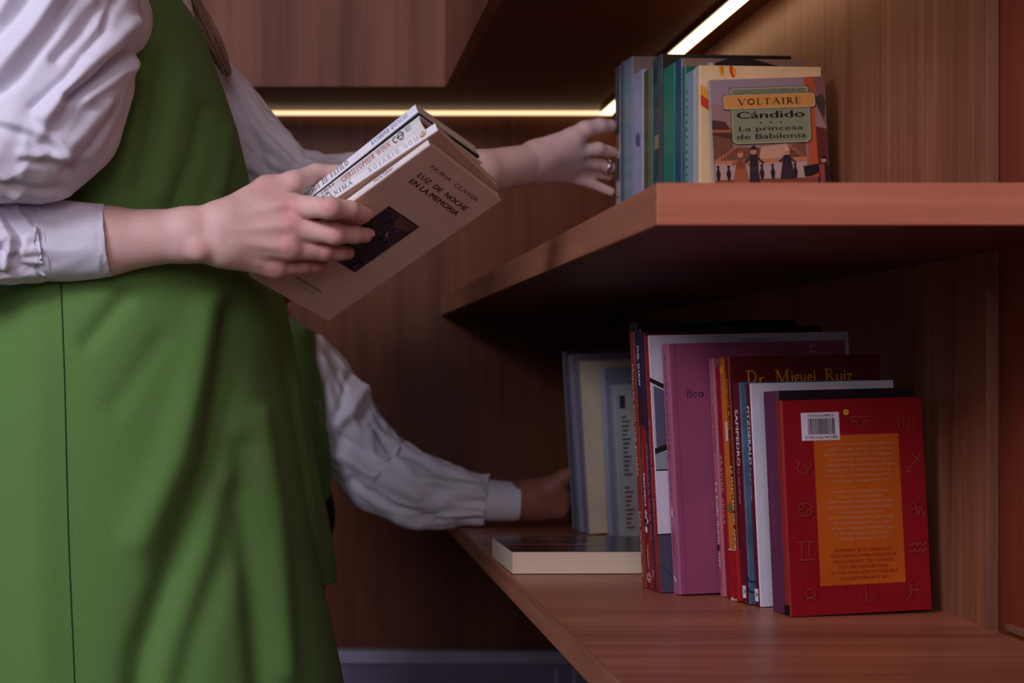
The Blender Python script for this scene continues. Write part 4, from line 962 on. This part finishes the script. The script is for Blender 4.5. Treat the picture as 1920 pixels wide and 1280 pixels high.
# seam along the side of the dress
from mathutils.bvhtree import BVHTree
bv = BVHTree.FromPolygons([v.co for v in apron.data.vertices], [tuple(p.vertices) for p in apron.data.polygons])
def on_cloth(px, py, tree):
    d = (P(px, py, 1) - Vector((0, 0, CAMZ))).normalized(); h = tree.ray_cast(Vector((0, 0, CAMZ)), d); return h[0], h[1]
V = []
for i in range(120):
    t = i / 119; y = 500 + 960 * t; x = 113 + 32 * t + 1.2 * math.sin(t * 9)
    h, n = on_cloth(x, y, bv)
    if h is None: continue
    s = Vector((.00045, 0, 0)); n = n if n.y < 0 else -n
    V += [h - s * 1.6 + n * .0001, h + n * .0005, h + s * 1.6 + n * .0001]
fs = []
for i in range(len(V) // 3 - 1): fs += [(3*i, 3*i+1, 3*i+4, 3*i+3), (3*i+1, 3*i+2, 3*i+5, 3*i+4)]
M_seam = cloth('seam_thread', (34, 58, 26)); fix(link('seam', mesh(V, fs), M_seam, p1))
# blouse
fix(tube('blouse_sleeve', [(105,-215,1.36,60,60),(100,-170,1.35,118,105),(82,-90,1.34,165,132),(72,0,1.335,182,142),(72,60,1.335,185,145),(74,100,1.335,180,147),(80,140,1.335,168,148),(82,175,1.335,166,148),(70,230,1.335,164,148),(48,285,1.335,160,146),(22,330,1.335,140,136),(8,358,1.335,120,120),(4,371,1.335,100,95),(0,376,1.335,60,60),(0,377,1.335,5,5)], C_white, p1, 210, 240, fixed=(0,0,-1), noise_=.0028, nsc=(4.5, 2.2), creases=[
    ([(252,92),(215,118),(175,150),(127,184)], 10, -.014), ([(250,118),(205,150),(160,185)], 13, .007), ([(250,44),(180,110),(79,219)], 15, .008), ([(192,5),(150,60),(105,110)], 12, -.007), ([(225,-20),(190,60),(120,150),(60,200)], 8, -.005),
    ([(112,-20),(60,60),(-10,150)], 14, .009), ([(150,-30),(95,60),(30,150),(-30,190)], 12, -.007), ([(60,-20),(20,40),(-30,90)], 14, -.007), ([(30,-20),(0,30)], 10, .005), ([(160,110),(110,190),(70,260)], 12, .004), ([(195,190),(150,250),(110,290)], 14, .005), ([(215,200),(170,270),(120,320)], 8, -.004),
    ([(0,226),(52,238),(105,262),(128,290)], 10, .004), ([(0,240),(50,254),(95,280)], 10, -.003), ([(44,303),(100,304),(166,309)], 9, -.004), ([(40,288),(120,288)], 10, .003), ([(52,250),(46,290),(40,330)], 10, .002), ([(0,345),(60,352),(118,350)], 8, -.004), ([(0,362),(80,366),(130,360)], 7, .005)]))
fs_ = fix(tube('blouse_lower_sleeve', [(-130,430,1.36,95,80),(-60,450,1.36,88,80),(0,453,1.362,79,76),(40,454,1.364,76,74),(70,452,1.366,73,72),(88,451,1.366,71,70)], C_white, p1, 90, 200, gather=(.0018, 13, .15), noise_=.0016, nsc=(4, 3), creases=[
    ([(10,400),(38,440),(30,480)], 8, -.006), ([(30,395),(70,440),(80,470)], 6, .004), ([(0,470),(40,500),(70,505)], 9, -.005), ([(0,420),(20,450),(10,500)], 8, .004)]))
fix(tube('cuff', [(84,451,1.366,73,71),(88,451,1.366,75,73),(130,451,1.366,74,72),(180,451,1.364,69,69),(196,451,1.363,67,67),(204,451,1.363,66,66)], C_white, p1, 40, 160, fixed=Vector((1,0,.10)).normalized(), noise_=.0012, nsc=(2, 1.6), thick=.0022))
fix(tube('cuff_stitching', [(93,451,1.366,75.2,73.2),(95,451,1.366,75.6,73.6),(97,451,1.366,75.2,73.2)], C_white, p1, 5, 160, fixed=Vector((1,0,.10)).normalized(), thick=0))
# far sleeve, shoulder and collar
fix(tube('blouse_sleeve', [(270,-150,1.70,50,60),(292,-60,1.71,58,75),(318,20,1.72,56,78),(345,85,1.72,54,72),(380,145,1.72,60,68),(425,215,1.72,66,66),(470,280,1.72,70,64),(525,325,1.72,62,60),(590,340,1.72,50,52),(640,340,1.74,50,50),(720,335,1.78,46,46),(800,330,1.82,36,38)], C_white, p1, 160, 160, noise_=.004, nsc=(7, 2.2), creases=[
    ([(470,235),(500,270),(540,300)], 12, .006), ([(440,190),(480,260),(500,330)], 8, -.006), ([(510,240),(560,290)], 8, .006), ([(555,292),(600,300),(640,298)], 8, -.004), ([(460,280),(500,320),(560,340)], 9, -.005)]))
fix(tube('collar', [(215,-215,1.55,85,120),(250,-190,1.55,92,130),(285,-170,1.55,70,112)], C_white, p1, 20, 80, fixed=(.3,0,1), noise_=.002))
v, f = grow([((-.20,1.40,1.33), (-.19,1.70,1.33), .06, .06, .03), ((-.20,1.55,1.28), (-.20,1.55,1.15), .115, .10, .04), ((-.185,1.55,1.36), (-.18,1.55,1.42), .075, .062, .02)], .006, 2)
fix(link('blouse_bodice', mesh(v.tolist(), f.tolist(), True), C_white, p1))
fix(tube('hair_tie', [(336,-14,1.612,20,17),(341,-2,1.612,24,20),(347,8,1.614,24,20),(353,18,1.616,19,16)], cloth('hair_tie_cloth', (170, 168, 190)), p1, 16, 60, gather=(.001, 11, -1), thick=0, cap=2))

# ------------------------------------------------------------------ second person, kneeling behind
p2 = link('person', None, loc=(-.06, 2.15, 0)); tag(p2, 'kneeling person in white blouse behind the first, reaching to the lower shelf', 'person')
def fix2(o): o.matrix_parent_inverse = Matrix.Translation(p2.location).inverted(); return o
hc = P(427, 476, 2.16); hp2, q2 = head_prims(hc, (.97, -.1, -.12), (.12, 0, 1))
lp = q2(.093, 0, -.05)
tr2 = hp2 + [(P(440,600,2.17), q2(-.01,0,-.06), .055, .05, .02), (P(400,665,2.24), P(535,690,2.19), .045, .028, .03), (P(470,720,2.17), P(470,860,2.17), .105, .09, .05), 
    (P(455,960,2.17), P(500,960,2.17), .095, .09, .05), (P(450,1010,2.10), (-.06,2.08,.10), .08, .055, .03), (P(500,1010,2.24), (-.03,2.28,.10), .08, .055, .03),
    ((-.06,2.08,.075), (-.46,2.08,.06), .055, .035, .02), ((-.03,2.28,.075), (-.44,2.28,.06), .055, .035, .02), ((-.46,2.08,.05), (-.56,2.08,.04), .035, .028, .02), ((-.44,2.28,.05), (-.54,2.28,.04), .035, .028, .02),
    (P(565,705,2.20), P(690,890,2.18), .016, .018, .004), (P(400,660,2.24), P(330,880,2.10), .045, .036, .02), (P(330,880,2.10), P(420,940,1.99), .034, .026, .02), (P(420,940,1.99), P(455,950,1.97), .03, .02, .02)]
h2 = []
def ch_(a, b, ra, rb, k=.006): h2.append((a, b, ra, rb, k))
DH = 2.165
ch_(P(690,895,2.18), P(880,932,2.17), .018, .022, .01); ch_(P(880,932,2.17), P(975,938,DH), .022, .0235, .01); ch_(P(975,930,DH), P(1005,930,DH), .0225, .0225, .01); ch_(P(975,946,DH), P(1005,950,DH), .0215, .020, .01)
ch_(P(1000,925,DH), P(1040,912,DH-.005), .0215, .0165, .01); ch_(P(1000,950,DH), P(1050,955,DH), .019, .0145, .01); ch_(P(1000,938,DH), P(1050,932,DH), .021, .017, .01)
ch_(P(1036,910,DH-.008), P(1060,893,DH-.012), .0145, .0115, .006); ch_(P(1060,893,DH-.012), P(1072,886,DH-.014), .0112, .0088, .004)
for y0, y1, dd in ((925, 912, .0), (940, 934, .004), (954, 953, .008), (962, 966, .014)):
    ch_(P(1046,y0,DH+dd), P(1058,y1,DH+dd+.004), .0110, .0095, .004); ch_(P(1058,y1,DH+dd+.004), P(1064,y1+3,DH+dd+.020), .0092, .0078, .003)
fix2(link('body', skin_mesh([grow(tr2, .0065, 2), grow(h2, .0026, 2)]), M_skin2, p2))
face_parts(q2, p2)
for c in list(p2.children):
    if c.name.startswith(('eye', 'lips')): fix2(c)
hv, hf = grow([(q2(-.03,0,.045), q2(.01,0,.06), .082, .074, .02), (q2(-.05,0,0), q2(-.07,0,-.05), .07, .045, .03), (q2(-.085,0,.02), q2(-.11,0,.03), .035, .03, .02)], .005, 2)
fix2(link('hair', mesh(hv.tolist(), hf.tolist(), True), M_hair_dark, p2))
v, f = grow([(P(455,965,2.17), P(500,965,2.17), .105, .10, .05), (P(450,1010,2.10), (-.06,2.08,.10), .088, .068, .03), (P(500,1010,2.24), (-.03,2.28,.10), .088, .068, .03),
             ((-.06,2.08,.085), (-.42,2.08,.075), .068, .052, .02), ((-.03,2.28,.085), (-.40,2.28,.075), .068, .052, .02)], .007, 2)
fix2(link('trousers', mesh(v.tolist(), f.tolist(), True), C_dark, p2))
for yy in (2.08, 2.28):
    v, f = grow([((-.45, yy, .05), (-.55, yy, .045), .042, .036, .01)], .005, 2); v[:, 2] = np.maximum(v[:, 2], .0005)
    fix2(link('shoe', mesh(v.tolist(), f.tolist(), True), M_sole, p2))
vest = fix2(tube('apron_vest', [(500,588,2.17,40,60),(500,602,2.17,58,110),(490,622,2.17,98,130),(484,650,2.17,113,140),(478,700,2.17,128,146),(476,760,2.17,139,148),(476,820,2.17,143,148),(474,900,2.17,147,148),(472,985,2.17,150,150),(466,1060,2.17,146,152),(460,1120,2.17,140,152)], C_green, p2, 90, 140, fixed=(0,0,-1), thick=.002))
fix2(tube('blouse_sleeve', [(520,650,2.17,36,60),(550,672,2.175,54,66),(598,712,2.19,58,58),(628,765,2.19,62,62),(657,815,2.19,64,62),(685,856,2.19,68,62),(715,888,2.19,72,62),(765,912,2.18,70,60),(820,925,2.18,58,54),(870,931,2.175,48,48),(912,936,2.17,40,42)], C_white, p2, 150, 140, noise_=.0045, nsc=(7, 2.0), seed=4, creases=[
    ([(598,640),(610,720),(620,790)], 12, .006), ([(685,720),(660,770),(625,800)], 12, .009), ([(655,700),(640,760),(625,800)], 8, -.006), ([(640,820),(700,850),(790,850)], 10, -.006), ([(630,850),(700,890),(780,930)], 12, .007), ([(660,900),(740,950),(820,970)], 9, -.006), ([(800,900),(860,910),(900,920)], 8, .005), ([(745,970),(800,985),(850,975)], 7, .006), ([(700,800),(740,840)], 9, -.005)], gather=(.0022, 10, .75)))
fix2(tube('blouse_sleeve', [(420,640,2.22,40,50),(390,670,2.22,55,60),(360,760,2.17,60,60),(330,870,2.11,60,60),(370,920,2.04,50,50),(415,935,2.00,42,42)], C_white, p2, 60, 80, noise_=.004))
fix2(tube('cuff', [(904,937,2.17,37.5,38),(908,937,2.17,39,40),(940,939,2.168,38,38),(972,940,2.165,36,37)], C_white, p2, 24, 100, fixed=Vector((1,0,-.03)).normalized(), thick=.002))
bv2 = BVHTree.FromPolygons([v.co for v in vest.data.vertices], [tuple(p.vertices) for p in vest.data.polygons])
h, n = on_cloth(594, 768, bv2)
if h is not None:
    n = n if n.y < 0 else -n
    r_ = Vector((0,0,1)).cross(n).normalized(); pr = Print(h, r_, n.cross(r_), .0025)
    M_emb = (150, 150, 160)
    pr.text('n', -.0125, .004, .016, M_emb, bold=1); pr.text('g', .0015, .004, .016, M_emb, bold=1); pr.disc(.006, -.012, .0025, M_emb); pr.disc(.010, -.020, .002, M_emb); pr.disc(.003, -.019, .002, M_emb)
    e = pr.build('embroidered_letters', p2); e.matrix_parent_inverse = Matrix.Translation(p2.location).inverted()
for o in bpy.data.objects:
    for k_ in ('w', 'h', 't'):
        if k_ in o: del o[k_]
